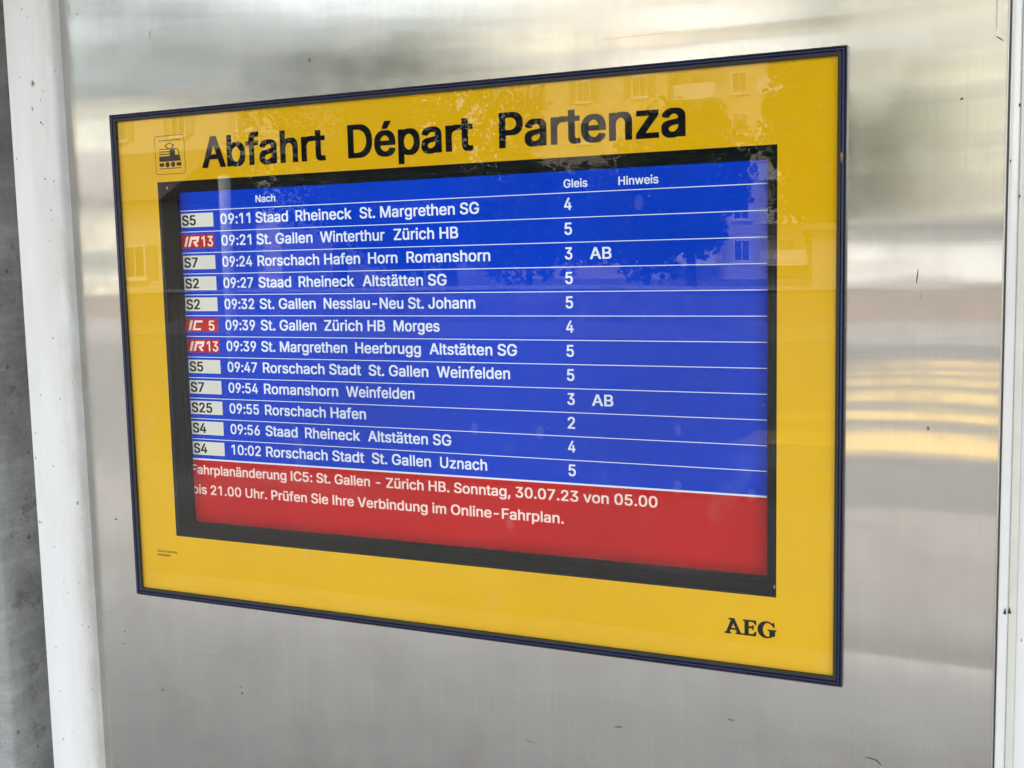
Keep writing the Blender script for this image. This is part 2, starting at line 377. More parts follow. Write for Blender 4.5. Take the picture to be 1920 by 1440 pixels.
# ------------------------------------------------------------------ lettering
# glyph outlines: advance width, then closed rings of x, y, x, y ... in thousandths
GL = {
 ' ': (188, []),
 ',': (188, [[22, -128, 100, -128, 153, 60, 152, 81, 52, 80, 23, -100]]),
 '-': (453, [[98, 178, 352, 178, 353, 180, 353, 252, 352, 254, 100, 254, 98, 252]]),
 '.': (188, [[69, -14, 120, -14, 138, -7, 150, 6, 155, 16, 157, 28, 156, 60, 150, 76, 138, 89, 114, 97, 76, 97, 54, 89, 41, 76, 34, 60, 34, 22, 42, 4, 54, -7]]),
 '/': (250, [[-2, -86, 86, -86, 88, -84, 250, 518, 250, 543, 164, 543, 161, 540, -1, -60]]),
 '0': (453, [[204, -16, 248, -17, 272, -15, 292, -10, 314, -1, 340, 15, 361, 34, 374, 51, 390, 78, 399, 100, 409, 132, 417, 174, 421, 226, 420, 306, 416, 340, 410, 370, 398, 410, 374, 458, 361, 474, 340, 493, 314, 510, 292, 519, 270, 524, 248, 526, 206, 526, 184, 524, 160, 519, 138, 510, 113, 494, 80, 458, 63, 428, 48, 390, 36, 334, 32, 282, 33, 200, 36, 174, 43, 136, 54, 100, 63, 78, 79, 52, 92, 34, 114, 14, 134, 1, 158, -9, 182, -15], [224, 61, 200, 69, 182, 81, 168, 96, 151, 122, 138, 156, 132, 182, 126, 230, 125, 258, 127, 288, 133, 332, 146, 376, 156, 396, 168, 414, 192, 436, 208, 443, 230, 448, 254, 439, 270, 428, 288, 411, 307, 378, 321, 326, 327, 278, 328, 250, 325, 210, 320, 176, 307, 132, 297, 112, 288, 98, 260, 73, 230, 61]]),
 '1': (433, [[196, -10, 290, -10, 292, -8, 292, 518, 290, 519, 182, 519, 73, 440, 70, 436, 70, 350, 72, 348, 102, 348, 194, 416, 196, 414]]),
 '2': (453, [[48, -10, 405, -10, 404, 67, 187, 68, 282, 168, 352, 248, 380, 292, 391, 320, 397, 356, 397, 390, 393, 418, 387, 436, 367, 470, 340, 495, 322, 507, 286, 521, 244, 526, 204, 526, 164, 521, 136, 511, 109, 496, 83, 470, 70, 452, 61, 434, 55, 416, 51, 396, 50, 352, 142, 352, 146, 382, 152, 398, 162, 415, 176, 430, 186, 436, 202, 444, 222, 449, 244, 445, 258, 439, 275, 428, 287, 416, 298, 396, 302, 382, 304, 368, 296, 338, 283, 314, 266, 291, 48, 58]]),
 '3': (453, [[190, -16, 260, -16, 294, -9, 324, 1, 357, 24, 376, 42, 386, 56, 397, 76, 408, 112, 409, 164, 408, 176, 403, 198, 397, 216, 387, 232, 376, 248, 362, 262, 326, 285, 300, 295, 262, 299, 256, 302, 388, 450, 388, 519, 54, 518, 54, 442, 257, 442, 141, 310, 141, 240, 142, 238, 208, 237, 232, 233, 258, 225, 280, 210, 300, 186, 306, 174, 311, 156, 312, 140, 310, 128, 305, 114, 298, 102, 282, 84, 258, 70, 242, 65, 212, 61, 176, 71, 152, 87, 142, 96, 130, 118, 124, 142, 30, 142, 28, 140, 29, 108, 36, 80, 54, 46, 74, 27, 98, 9, 132, -7, 156, -13]]),
 '4': (453, [[266, -10, 358, -10, 359, 94, 428, 95, 429, 96, 429, 172, 360, 173, 359, 174, 359, 328, 266, 328, 266, 173, 138, 173, 136, 174, 326, 496, 327, 518, 326, 519, 230, 518, 24, 168, 24, 96, 26, 95, 266, 95]]),
 '5': (453, [[194, -16, 242, -17, 284, -11, 326, 5, 352, 25, 373, 46, 395, 84, 406, 128, 407, 180, 404, 210, 400, 226, 387, 258, 365, 290, 348, 308, 334, 318, 310, 331, 264, 343, 208, 344, 172, 339, 156, 333, 167, 442, 382, 442, 382, 519, 80, 518, 51, 266, 51, 244, 110, 236, 144, 236, 168, 252, 194, 262, 216, 266, 234, 263, 246, 259, 260, 252, 272, 243, 284, 230, 298, 212, 308, 184, 311, 168, 311, 156, 308, 140, 301, 120, 291, 102, 270, 81, 260, 74, 246, 67, 228, 62, 216, 61, 190, 69, 164, 87, 148, 108, 141, 124, 138, 140, 44, 140, 44, 116, 49, 86, 57, 66, 76, 38, 91, 22, 126, 0, 160, -12, 182, -16]]),
 '6': (453, [[204, -16, 266, -16, 288, -12, 306, -6, 326, 4, 356, 26, 372, 44, 388, 70, 401, 106, 405, 138, 404, 192, 400, 212, 393, 234, 386, 250, 374, 268, 349, 294, 332, 305, 314, 313, 274, 323, 218, 324, 338, 498, 338, 518, 336, 519, 238, 519, 235, 518, 127, 360, 86, 296, 67, 258, 52, 210, 48, 180, 48, 142, 50, 120, 53, 104, 61, 78, 68, 64, 80, 46, 90, 34, 108, 16, 136, -1, 164, -11], [226, 60, 212, 62, 200, 67, 178, 80, 167, 92, 148, 124, 142, 150, 143, 174, 148, 192, 154, 204, 166, 221, 178, 233, 190, 242, 204, 249, 226, 254, 240, 252, 254, 247, 274, 234, 286, 222, 304, 192, 311, 164, 311, 152, 304, 124, 298, 110, 286, 92, 274, 80, 254, 67]]),
 '7': (453, [[81, -10, 180, -10, 182, -8, 407, 438, 406, 519, 46, 518, 46, 444, 48, 442, 298, 442, 81, 10]]),
 '8': (453, [[197, -16, 252, -17, 286, -13, 318, -5, 352, 11, 366, 22, 385, 40, 396, 54, 404, 68, 410, 82, 416, 112, 416, 162, 410, 188, 404, 204, 387, 232, 368, 250, 342, 268, 360, 280, 374, 297, 386, 316, 393, 334, 398, 366, 398, 394, 392, 430, 376, 461, 350, 490, 340, 498, 304, 516, 266, 524, 246, 526, 194, 525, 150, 517, 128, 507, 96, 486, 74, 461, 60, 430, 56, 410, 54, 394, 54, 366, 57, 344, 64, 320, 75, 300, 86, 286, 110, 268, 84, 250, 70, 236, 56, 218, 44, 194, 39, 176, 36, 152, 36, 116, 40, 88, 47, 70, 58, 51, 84, 24, 100, 11, 122, 0, 142, -8, 184, -16], [222, 60, 190, 67, 172, 76, 160, 85, 146, 100, 138, 114, 133, 130, 132, 142, 140, 170, 146, 180, 162, 197, 186, 214, 210, 222, 228, 224, 242, 222, 266, 214, 286, 201, 301, 186, 312, 170, 318, 152, 320, 136, 314, 114, 307, 100, 288, 82, 274, 72, 254, 64], [220, 301, 192, 311, 168, 330, 155, 350, 151, 366, 150, 380, 156, 402, 168, 420, 174, 426, 182, 434, 198, 442, 226, 448, 246, 445, 256, 441, 270, 434, 284, 420, 297, 400, 302, 380, 302, 372, 299, 358, 291, 340, 274, 321, 256, 309, 232, 301]]),
 '9': (453, [[114, -10, 216, -9, 350, 186, 377, 234, 390, 262, 401, 298, 405, 330, 404, 382, 400, 404, 393, 424, 384, 444, 362, 474, 344, 492, 326, 504, 306, 514, 282, 521, 246, 526, 206, 526, 186, 524, 146, 514, 108, 492, 88, 473, 78, 462, 59, 428, 53, 408, 49, 386, 49, 316, 52, 296, 58, 276, 78, 241, 87, 230, 104, 216, 120, 204, 140, 195, 162, 188, 178, 186, 234, 184, 114, 10], [222, 255, 202, 261, 190, 267, 178, 276, 162, 293, 153, 306, 147, 324, 142, 346, 142, 358, 147, 380, 153, 396, 161, 410, 171, 420, 190, 436, 208, 445, 226, 449, 242, 446, 264, 436, 286, 415, 297, 400, 304, 384, 311, 356, 311, 344, 308, 330, 301, 310, 291, 294, 280, 280, 264, 267, 252, 261, 234, 256]]),
 ':': (188, [[69, -14, 120, -14, 138, -7, 150, 6, 155, 16, 157, 28, 156, 60, 150, 76, 138, 89, 114, 97, 76, 97, 54, 89, 41, 76, 34, 60, 34, 22, 42, 4, 54, -7], [74, 262, 114, 261, 126, 263, 138, 268, 150, 280, 155, 292, 157, 304, 157, 328, 155, 342, 149, 354, 130, 369, 114, 372, 70, 371, 56, 366, 41, 352, 34, 336, 34, 298, 36, 290, 42, 280, 53, 268, 62, 264]]),
 'A': (480, [[0, -10, 101, -10, 150, 130, 152, 132, 328, 132, 379, -10, 479, -10, 479, 10, 476, 20, 292, 519, 186, 519, 184, 518, 3, 20, 0, 10], [178, 209, 214, 312, 238, 392, 275, 280, 300, 210]]),
 'B': (456, [[44, -10, 276, -10, 318, -6, 344, 1, 378, 18, 390, 27, 407, 44, 416, 56, 424, 72, 433, 106, 434, 154, 430, 184, 418, 214, 404, 234, 392, 246, 380, 255, 357, 266, 373, 276, 391, 294, 403, 310, 408, 320, 414, 358, 413, 404, 410, 420, 397, 452, 386, 468, 370, 484, 346, 501, 320, 511, 284, 518, 268, 519, 44, 518], [142, 67, 142, 221, 238, 221, 264, 218, 284, 211, 302, 200, 318, 186, 330, 168, 339, 140, 338, 130, 333, 114, 324, 100, 312, 88, 300, 80, 278, 72, 256, 68], [142, 295, 142, 442, 228, 442, 262, 437, 284, 429, 296, 420, 307, 408, 314, 394, 318, 380, 319, 372, 318, 362, 314, 348, 307, 336, 284, 312, 262, 301, 238, 296]]),
 'C': (510, [[243, -16, 290, -17, 328, -13, 372, 0, 404, 18, 428, 36, 443, 50, 464, 80, 474, 98, 486, 134, 489, 150, 489, 168, 488, 170, 392, 170, 385, 146, 373, 124, 351, 98, 332, 84, 312, 74, 288, 67, 260, 64, 220, 75, 200, 86, 185, 96, 168, 114, 154, 132, 140, 156, 125, 202, 120, 242, 121, 278, 129, 320, 142, 356, 166, 394, 181, 408, 216, 432, 238, 440, 268, 445, 290, 442, 312, 435, 332, 425, 361, 400, 373, 386, 383, 368, 392, 338, 489, 338, 489, 358, 486, 374, 478, 398, 464, 428, 442, 458, 419, 480, 390, 500, 372, 509, 350, 516, 314, 524, 290, 526, 244, 526, 218, 524, 192, 519, 162, 509, 148, 502, 134, 494, 109, 476, 86, 452, 70, 432, 53, 402, 39, 366, 32, 340, 26, 304, 24, 236, 26, 204, 31, 174, 42, 132, 55, 102, 70, 78, 86, 56, 108, 33, 134, 15, 162, 0, 192, -10, 218, -15]]),
 'D': (503, [[44, -10, 242, -10, 274, -8, 308, -2, 338, 7, 376, 27, 404, 49, 417, 62, 433, 82, 448, 106, 460, 134, 472, 176, 476, 204, 478, 238, 477, 292, 472, 334, 460, 376, 451, 398, 434, 428, 406, 460, 394, 470, 370, 488, 336, 504, 312, 511, 278, 517, 248, 519, 44, 518], [142, 67, 141, 442, 224, 441, 256, 437, 284, 428, 304, 418, 319, 408, 340, 386, 352, 372, 361, 356, 373, 324, 382, 276, 383, 252, 378, 208, 373, 184, 366, 166, 352, 138, 339, 122, 322, 104, 302, 91, 280, 80, 258, 73, 230, 68]]),
 'F': (410, [[44, -10, 141, -10, 142, 211, 360, 211, 362, 212, 362, 288, 141, 288, 141, 442, 384, 442, 385, 444, 384, 519, 44, 518]]),
 'G': (521, [[245, -16, 306, -16, 344, -10, 390, 7, 416, 23, 430, 35, 451, 58, 467, 80, 479, 104, 483, 116, 492, 158, 494, 184, 494, 266, 268, 266, 267, 264, 268, 189, 397, 188, 394, 168, 380, 132, 369, 116, 346, 92, 322, 77, 294, 67, 276, 64, 262, 64, 238, 69, 220, 75, 200, 86, 180, 101, 168, 114, 154, 133, 140, 156, 125, 202, 120, 242, 121, 278, 129, 320, 140, 352, 164, 392, 181, 408, 198, 422, 216, 432, 238, 440, 266, 445, 284, 443, 298, 439, 332, 424, 356, 402, 377, 374, 392, 339, 490, 340, 490, 360, 480, 398, 465, 426, 446, 454, 420, 478, 390, 499, 372, 508, 350, 516, 314, 524, 290, 526, 242, 526, 216, 524, 190, 519, 152, 505, 132, 494, 108, 476, 84, 452, 69, 432, 52, 402, 31, 340, 26, 306, 24, 236, 26, 202, 31, 168, 42, 132, 52, 108, 69, 78, 89, 52, 108, 34, 132, 15, 162, 0, 188, -9, 218, -15]]),
 'H': (517, [[44, -10, 141, -10, 141, 220, 142, 222, 376, 222, 376, -10, 473, -10, 472, 519, 376, 518, 376, 300, 374, 299, 142, 299, 141, 518, 44, 518]]),
 'I': (187, [[44, -10, 138, -10, 140, -8, 140, 518, 138, 519, 46, 519, 44, 518]]),
 'J': (397, [[164, -16, 204, -17, 226, -15, 260, -8, 276, -1, 288, 6, 315, 28, 329, 44, 342, 70, 350, 100, 352, 128, 352, 519, 258, 519, 256, 518, 256, 152, 250, 114, 242, 98, 233, 86, 220, 74, 204, 66, 190, 61, 182, 61, 164, 66, 142, 80, 125, 102, 115, 132, 114, 183, 17, 182, 17, 130, 20, 100, 28, 70, 42, 44, 62, 20, 88, 2, 108, -7, 122, -11, 144, -15]]),
 'M': (629, [[44, -10, 136, -10, 138, -8, 138, 322, 269, -8, 272, -10, 356, -10, 359, -8, 363, 2, 488, 323, 488, -8, 490, -10, 584, -10, 584, 518, 462, 519, 459, 518, 335, 196, 314, 135, 294, 196, 169, 518, 166, 519, 44, 519]]),
 'N': (524, [[44, -10, 140, -10, 141, -8, 141, 318, 140, 357, 184, 282, 370, -8, 372, -10, 479, -10, 478, 519, 384, 519, 383, 518, 382, 156, 153, 518, 150, 519, 44, 518]]),
 'O': (534, [[243, -16, 306, -16, 346, -9, 372, 0, 386, 7, 400, 15, 422, 30, 448, 56, 464, 78, 481, 106, 496, 146, 502, 168, 507, 202, 509, 272, 507, 306, 502, 340, 492, 376, 481, 402, 467, 426, 448, 452, 422, 478, 400, 494, 372, 509, 358, 514, 316, 524, 290, 526, 244, 526, 218, 524, 192, 519, 162, 509, 148, 502, 134, 494, 109, 476, 90, 456, 70, 432, 53, 402, 39, 366, 32, 340, 26, 304, 24, 236, 26, 204, 31, 174, 42, 132, 55, 102, 70, 78, 90, 52, 108, 33, 134, 15, 162, 0, 192, -10, 218, -15], [260, 64, 220, 75, 200, 86, 180, 101, 168, 114, 153, 132, 140, 156, 125, 202, 120, 242, 120, 266, 125, 304, 134, 336, 142, 356, 153, 376, 168, 395, 182, 410, 200, 423, 210, 429, 238, 440, 266, 444, 294, 440, 322, 429, 348, 412, 370, 391, 391, 358, 403, 328, 410, 298, 413, 278, 414, 250, 409, 204, 401, 174, 391, 152, 370, 118, 348, 96, 334, 86, 312, 75, 274, 64]]),
 'P': (445, [[44, -10, 141, -10, 142, 176, 264, 176, 306, 181, 344, 195, 366, 209, 387, 228, 399, 244, 413, 270, 421, 300, 425, 334, 425, 362, 421, 396, 413, 424, 406, 440, 387, 466, 364, 488, 326, 508, 300, 514, 270, 518, 44, 518], [142, 252, 141, 442, 224, 442, 246, 440, 280, 430, 298, 416, 310, 404, 318, 390, 326, 368, 328, 354, 326, 328, 321, 312, 310, 290, 298, 279, 282, 266, 254, 256, 224, 252]]),
 'R': (449, [[44, -10, 141, -10, 141, 186, 142, 188, 231, 188, 338, -10, 444, -10, 444, 10, 339, 202, 340, 204, 364, 216, 380, 228, 396, 244, 415, 280, 421, 298, 424, 318, 424, 386, 421, 406, 415, 426, 396, 461, 380, 478, 364, 490, 348, 500, 308, 514, 272, 518, 44, 518], [142, 265, 142, 442, 224, 442, 254, 439, 282, 430, 294, 422, 306, 412, 318, 396, 322, 386, 327, 366, 328, 346, 324, 324, 319, 312, 310, 299, 300, 288, 280, 276, 248, 267, 226, 265]]),
 'S': (447, [[194, -18, 252, -19, 290, -15, 318, -8, 360, 11, 374, 22, 390, 38, 402, 54, 415, 78, 423, 108, 424, 156, 419, 190, 411, 208, 398, 227, 376, 247, 352, 262, 328, 274, 282, 289, 230, 302, 180, 320, 164, 329, 148, 342, 140, 352, 133, 368, 132, 378, 136, 394, 148, 413, 160, 424, 182, 438, 208, 446, 222, 448, 252, 443, 270, 437, 296, 420, 310, 402, 318, 386, 322, 368, 416, 368, 417, 392, 415, 408, 404, 442, 392, 460, 368, 485, 350, 498, 330, 509, 292, 521, 248, 526, 206, 526, 158, 520, 144, 517, 124, 509, 100, 496, 84, 485, 68, 469, 59, 458, 48, 440, 37, 404, 36, 358, 38, 338, 42, 322, 55, 296, 74, 276, 88, 264, 112, 250, 140, 238, 224, 214, 280, 195, 306, 178, 318, 166, 325, 154, 329, 136, 324, 120, 318, 108, 302, 89, 284, 76, 268, 69, 252, 64, 228, 60, 200, 64, 178, 70, 158, 81, 147, 90, 134, 104, 126, 120, 120, 147, 22, 146, 22, 124, 25, 104, 31, 82, 48, 50, 74, 22, 92, 9, 126, -7, 160, -15]]),
 'U': (518, [[228, -18, 306, -17, 350, -7, 376, 3, 401, 18, 416, 30, 434, 48, 449, 70, 460, 92, 468, 116, 473, 152, 472, 519, 377, 518, 377, 180, 373, 152, 364, 128, 356, 114, 351, 108, 330, 88, 316, 78, 300, 71, 284, 66, 264, 63, 254, 63, 228, 68, 206, 76, 188, 88, 178, 95, 166, 108, 152, 132, 144, 152, 140, 180, 140, 518, 44, 518, 44, 158, 49, 118, 57, 92, 69, 70, 82, 49, 102, 30, 120, 16, 138, 5, 164, -6, 212, -17]]),
 'V': (480, [[188, -10, 292, -10, 295, -8, 476, 490, 479, 500, 478, 519, 380, 519, 378, 518, 273, 214, 242, 116, 204, 228, 101, 518, 98, 519, 0, 518, 0, 500, 2, 492]]),
 'W': (687, [[139, -10, 246, -10, 342, 348, 439, -10, 546, -10, 686, 498, 686, 518, 588, 519, 586, 516, 492, 149, 397, 516, 394, 519, 290, 519, 194, 149, 99, 516, 96, 519, 0, 519, 0, 498]]),
 'Z': (439, [[26, -10, 415, -10, 415, 66, 414, 67, 148, 68, 192, 128, 413, 452, 412, 519, 24, 518, 24, 444, 26, 442, 288, 442, 290, 440, 248, 382, 26, 56]]),
 'a': (390, [[135, -18, 182, -19, 206, -16, 238, -6, 260, 8, 261, 6, 261, -8, 262, -10, 353, -10, 353, 270, 350, 296, 345, 316, 330, 344, 310, 364, 282, 381, 256, 389, 212, 394, 160, 394, 116, 385, 88, 374, 62, 355, 41, 332, 32, 318, 26, 304, 25, 282, 28, 280, 84, 264, 114, 264, 129, 286, 148, 303, 172, 315, 196, 320, 218, 315, 232, 307, 246, 295, 255, 278, 259, 258, 254, 249, 250, 245, 228, 238, 168, 231, 108, 221, 74, 210, 50, 197, 40, 188, 27, 172, 21, 158, 15, 134, 14, 90, 19, 62, 23, 50, 30, 38, 40, 24, 64, 2, 96, -12, 124, -18], [170, 56, 154, 59, 140, 64, 126, 74, 118, 81, 109, 100, 110, 112, 116, 126, 136, 142, 152, 150, 190, 158, 260, 168, 259, 134, 253, 114, 242, 94, 224, 77, 212, 69, 194, 61]]),
 'b': (425, [[205, -18, 268, -17, 308, -6, 330, 6, 344, 17, 363, 36, 375, 54, 387, 76, 396, 100, 405, 148, 405, 230, 396, 278, 384, 308, 363, 340, 330, 371, 308, 382, 288, 389, 254, 394, 194, 394, 170, 389, 156, 384, 130, 366, 130, 518, 38, 519, 37, 518, 37, -8, 38, -10, 126, -10, 128, -8, 128, 12, 130, 14, 146, 0, 164, -10, 182, -15], [218, 58, 204, 61, 190, 67, 170, 81, 156, 96, 144, 118, 136, 140, 129, 178, 129, 202, 135, 234, 141, 254, 156, 282, 176, 301, 190, 310, 222, 319, 242, 313, 262, 303, 285, 280, 296, 260, 305, 236, 311, 202, 311, 176, 306, 146, 300, 126, 284, 97, 270, 82, 252, 67, 238, 61]]),
 'c': (396, [[178, -18, 238, -18, 260, -15, 280, -10, 306, 1, 333, 20, 352, 38, 368, 64, 379, 92, 379, 110, 376, 113, 320, 127, 290, 127, 286, 124, 276, 98, 254, 76, 228, 62, 204, 58, 176, 66, 160, 77, 148, 88, 135, 106, 124, 126, 117, 150, 113, 176, 113, 200, 119, 234, 129, 260, 140, 278, 160, 299, 174, 309, 200, 318, 226, 315, 252, 302, 263, 292, 274, 280, 286, 254, 288, 252, 320, 252, 378, 268, 378, 286, 370, 310, 356, 333, 332, 358, 312, 372, 292, 382, 250, 393, 166, 393, 142, 388, 120, 381, 100, 370, 80, 355, 67, 342, 52, 322, 41, 304, 30, 278, 23, 248, 18, 202, 20, 148, 29, 100, 38, 78, 49, 58, 67, 34, 80, 21, 100, 6, 122, -5, 146, -13, 166, -17]]),
 'd': (425, [[167, -18, 218, -18, 244, -15, 272, -4, 296, 14, 297, -8, 298, -10, 388, -10, 388, 519, 295, 518, 294, 365, 268, 384, 254, 389, 230, 394, 170, 394, 138, 389, 116, 382, 96, 371, 78, 356, 62, 340, 38, 302, 23, 256, 18, 212, 18, 166, 22, 128, 28, 104, 38, 76, 50, 54, 64, 34, 80, 17, 94, 6, 116, -6, 134, -12, 156, -17], [202, 58, 178, 65, 160, 76, 146, 90, 131, 110, 118, 146, 115, 160, 113, 176, 113, 202, 118, 232, 124, 252, 140, 281, 154, 295, 172, 309, 190, 316, 206, 319, 234, 311, 248, 302, 262, 288, 277, 268, 289, 238, 293, 220, 295, 204, 295, 176, 290, 144, 284, 126, 277, 110, 268, 95, 248, 76, 234, 67, 220, 61]]),
 'e': (404, [[182, -18, 236, -18, 258, -16, 284, -11, 308, -2, 332, 12, 355, 34, 369, 52, 381, 82, 381, 100, 378, 102, 322, 115, 292, 115, 278, 92, 256, 71, 248, 66, 230, 60, 210, 57, 182, 64, 166, 72, 154, 81, 140, 94, 125, 118, 118, 138, 115, 154, 116, 159, 387, 160, 387, 214, 384, 252, 372, 296, 357, 326, 348, 338, 330, 355, 310, 371, 282, 384, 246, 393, 164, 393, 144, 389, 120, 381, 98, 369, 84, 358, 69, 344, 51, 322, 34, 288, 22, 248, 18, 210, 19, 148, 30, 98, 38, 78, 52, 54, 67, 34, 80, 21, 100, 6, 124, -5, 148, -13, 168, -17], [116, 231, 120, 250, 126, 262, 142, 285, 150, 293, 176, 312, 204, 319, 222, 316, 238, 309, 248, 303, 266, 286, 282, 260, 290, 232, 288, 231]]),
 'f': (254, [[65, -10, 158, -10, 158, 316, 160, 317, 242, 317, 244, 318, 244, 388, 158, 389, 158, 422, 161, 434, 168, 448, 182, 458, 194, 462, 210, 458, 243, 458, 259, 510, 259, 530, 256, 532, 230, 538, 208, 540, 166, 540, 134, 535, 114, 527, 96, 514, 89, 508, 80, 496, 70, 478, 67, 466, 65, 448, 65, 390, -10, 388, -10, 317, 64, 317, 65, 316]]),
 'g': (425, [[249, -160, 268, -157, 308, -146, 340, -127, 366, -100, 377, -82, 383, -64, 388, -28, 388, 388, 386, 389, 298, 389, 297, 388, 296, 364, 280, 377, 266, 385, 246, 392, 232, 394, 156, 393, 116, 382, 96, 371, 78, 356, 54, 329, 38, 302, 23, 258, 18, 214, 18, 168, 23, 124, 39, 80, 62, 46, 78, 30, 96, 17, 118, 6, 140, -1, 170, -5, 228, -5, 254, 0, 280, 11, 294, 22, 295, 20, 294, -18, 288, -38, 278, -52, 264, -66, 250, -76, 234, -82, 214, -86, 198, -86, 184, -83, 166, -76, 143, -62, 116, -31, 86, -31, 36, -59, 35, -78, 37, -84, 48, -102, 64, -119, 88, -137, 114, -149, 152, -158], [202, 70, 176, 77, 160, 86, 141, 104, 132, 118, 120, 144, 115, 164, 113, 180, 113, 204, 115, 220, 121, 242, 131, 268, 140, 281, 160, 301, 174, 310, 190, 316, 206, 319, 234, 311, 246, 304, 257, 294, 271, 278, 284, 254, 289, 240, 296, 204, 296, 180, 291, 154, 284, 130, 268, 104, 249, 86, 240, 80, 222, 73], [181, 700, 234, 699]]),
 'h': (410, [[37, -10, 130, -10, 130, 234, 132, 244, 142, 274, 154, 290, 164, 300, 190, 313, 212, 318, 232, 312, 245, 304, 259, 292, 269, 278, 279, 246, 280, -10, 372, -10, 373, -8, 373, 260, 369, 296, 358, 330, 348, 347, 326, 370, 296, 386, 276, 391, 250, 394, 190, 393, 174, 390, 154, 383, 130, 368, 130, 518, 128, 519, 38, 519, 37, 518]]),
 'i': (167, [[37, -10, 128, -10, 130, -8, 130, 388, 128, 389, 38, 389, 37, 388], [63, 434, 110, 434, 124, 439, 135, 450, 142, 466, 142, 500, 135, 516, 124, 527, 116, 531, 102, 534, 64, 534, 48, 530, 32, 516, 28, 510, 25, 496, 25, 470, 28, 458, 33, 450, 44, 439]]),
 'k': (381, [[37, -10, 130, -10, 130, 130, 152, 150, 278, -10, 386, -10, 388, -8, 388, 11, 226, 214, 375, 368, 376, 388, 268, 389, 130, 249, 130, 518, 128, 519, 38, 519, 37, 518]]),
 'l': (167, [[38, -10, 128, -10, 130, -8, 130, 518, 128, 519, 40, 519, 38, 518]]),
 'm': (610, [[37, -10, 130, -10, 131, 248, 136, 266, 149, 290, 172, 309, 184, 315, 200, 319, 220, 313, 234, 304, 246, 292, 253, 278, 257, 266, 258, -10, 350, -10, 351, 242, 354, 260, 361, 280, 380, 303, 392, 311, 418, 319, 442, 312, 456, 304, 467, 292, 474, 280, 478, 264, 480, 248, 480, -10, 572, -10, 573, 274, 570, 302, 566, 318, 557, 338, 548, 352, 534, 368, 512, 383, 484, 393, 460, 396, 414, 396, 380, 391, 352, 379, 330, 362, 320, 351, 308, 366, 290, 382, 274, 390, 256, 395, 190, 396, 178, 394, 152, 384, 128, 369, 128, 388, 126, 389, 38, 389]]),
 'n': (410, [[37, -10, 130, -10, 130, 234, 132, 244, 142, 274, 154, 290, 164, 300, 190, 313, 212, 318, 232, 312, 245, 304, 259, 292, 269, 278, 279, 246, 280, -10, 373, -10, 372, 276, 368, 300, 358, 330, 348, 347, 326, 370, 312, 379, 294, 387, 250, 394, 202, 394, 174, 390, 150, 381, 130, 366, 128, 368, 128, 388, 126, 389, 37, 388]]),
 'o': (416, [[178, -18, 250, -17, 282, -9, 316, 6, 346, 33, 363, 54, 383, 92, 393, 128, 397, 164, 396, 228, 392, 254, 387, 272, 374, 304, 363, 322, 351, 338, 330, 358, 316, 370, 294, 381, 274, 388, 250, 393, 166, 393, 142, 388, 120, 381, 100, 370, 80, 355, 67, 342, 52, 322, 41, 304, 30, 278, 23, 248, 18, 202, 20, 148, 29, 100, 38, 78, 49, 58, 67, 34, 80, 21, 100, 6, 122, -5, 146, -13, 166, -17], [202, 58, 176, 66, 160, 76, 148, 89, 131, 112, 121, 136, 115, 160, 113, 176, 113, 200, 118, 230, 124, 248, 131, 264, 148, 287, 160, 299, 174, 309, 192, 316, 210, 319, 242, 309, 262, 294, 278, 274, 289, 254, 297, 230, 302, 198, 302, 176, 298, 150, 291, 126, 284, 112, 268, 88, 255, 76, 240, 66, 222, 60]]),
 'p': (425, [[37, -152, 130, -152, 130, 12, 152, -4, 182, -15, 206, -18, 254, -18, 274, -16, 308, -6, 330, 6, 343, 16, 364, 37, 384, 70, 396, 100, 405, 148, 406, 212, 401, 256, 396, 278, 389, 296, 375, 324, 363, 340, 342, 361, 330, 371, 318, 377, 288, 389, 268, 393, 194, 394, 170, 389, 156, 384, 144, 376, 128, 364, 128, 388, 126, 389, 37, 388], [218, 58, 204, 61, 190, 67, 170, 81, 156, 96, 144, 118, 136, 140, 129, 178, 129, 202, 135, 234, 141, 254, 156, 282, 176, 301, 190, 310, 222, 319, 242, 313, 262, 303, 285, 280, 296, 260, 305, 236, 311, 202, 311, 176, 306, 146, 300, 126, 284, 97, 270, 82, 252, 67, 238, 61]]),
 'r': (259, [[37, -10, 130, -10, 130, 240, 132, 250, 139, 268, 148, 284, 164, 298, 176, 306, 196, 313, 208, 314, 226, 312, 259, 312, 258, 394, 236, 395, 180, 394, 152, 386, 128, 372, 128, 388, 126, 389, 37, 388]]),
 's': (365, [[156, -18, 206, -18, 232, -16, 256, -11, 278, -3, 307, 14, 328, 36, 338, 52, 346, 78, 347, 90, 346, 136, 341, 152, 333, 168, 316, 186, 292, 204, 276, 210, 182, 234, 154, 244, 138, 254, 133, 260, 127, 270, 126, 278, 130, 290, 146, 306, 160, 315, 180, 321, 200, 319, 214, 314, 225, 308, 242, 288, 252, 267, 284, 267, 340, 280, 339, 304, 329, 328, 314, 350, 302, 362, 284, 376, 252, 389, 224, 394, 150, 394, 114, 387, 84, 373, 70, 363, 49, 342, 41, 330, 34, 312, 31, 290, 32, 244, 37, 226, 45, 212, 60, 195, 86, 177, 106, 168, 132, 160, 198, 145, 222, 137, 236, 128, 249, 112, 251, 100, 244, 88, 236, 78, 216, 65, 184, 56, 168, 58, 139, 70, 121, 88, 108, 117, 78, 117, 20, 104, 20, 84, 28, 54, 46, 27, 58, 15, 72, 5, 96, -7, 122, -14]]),
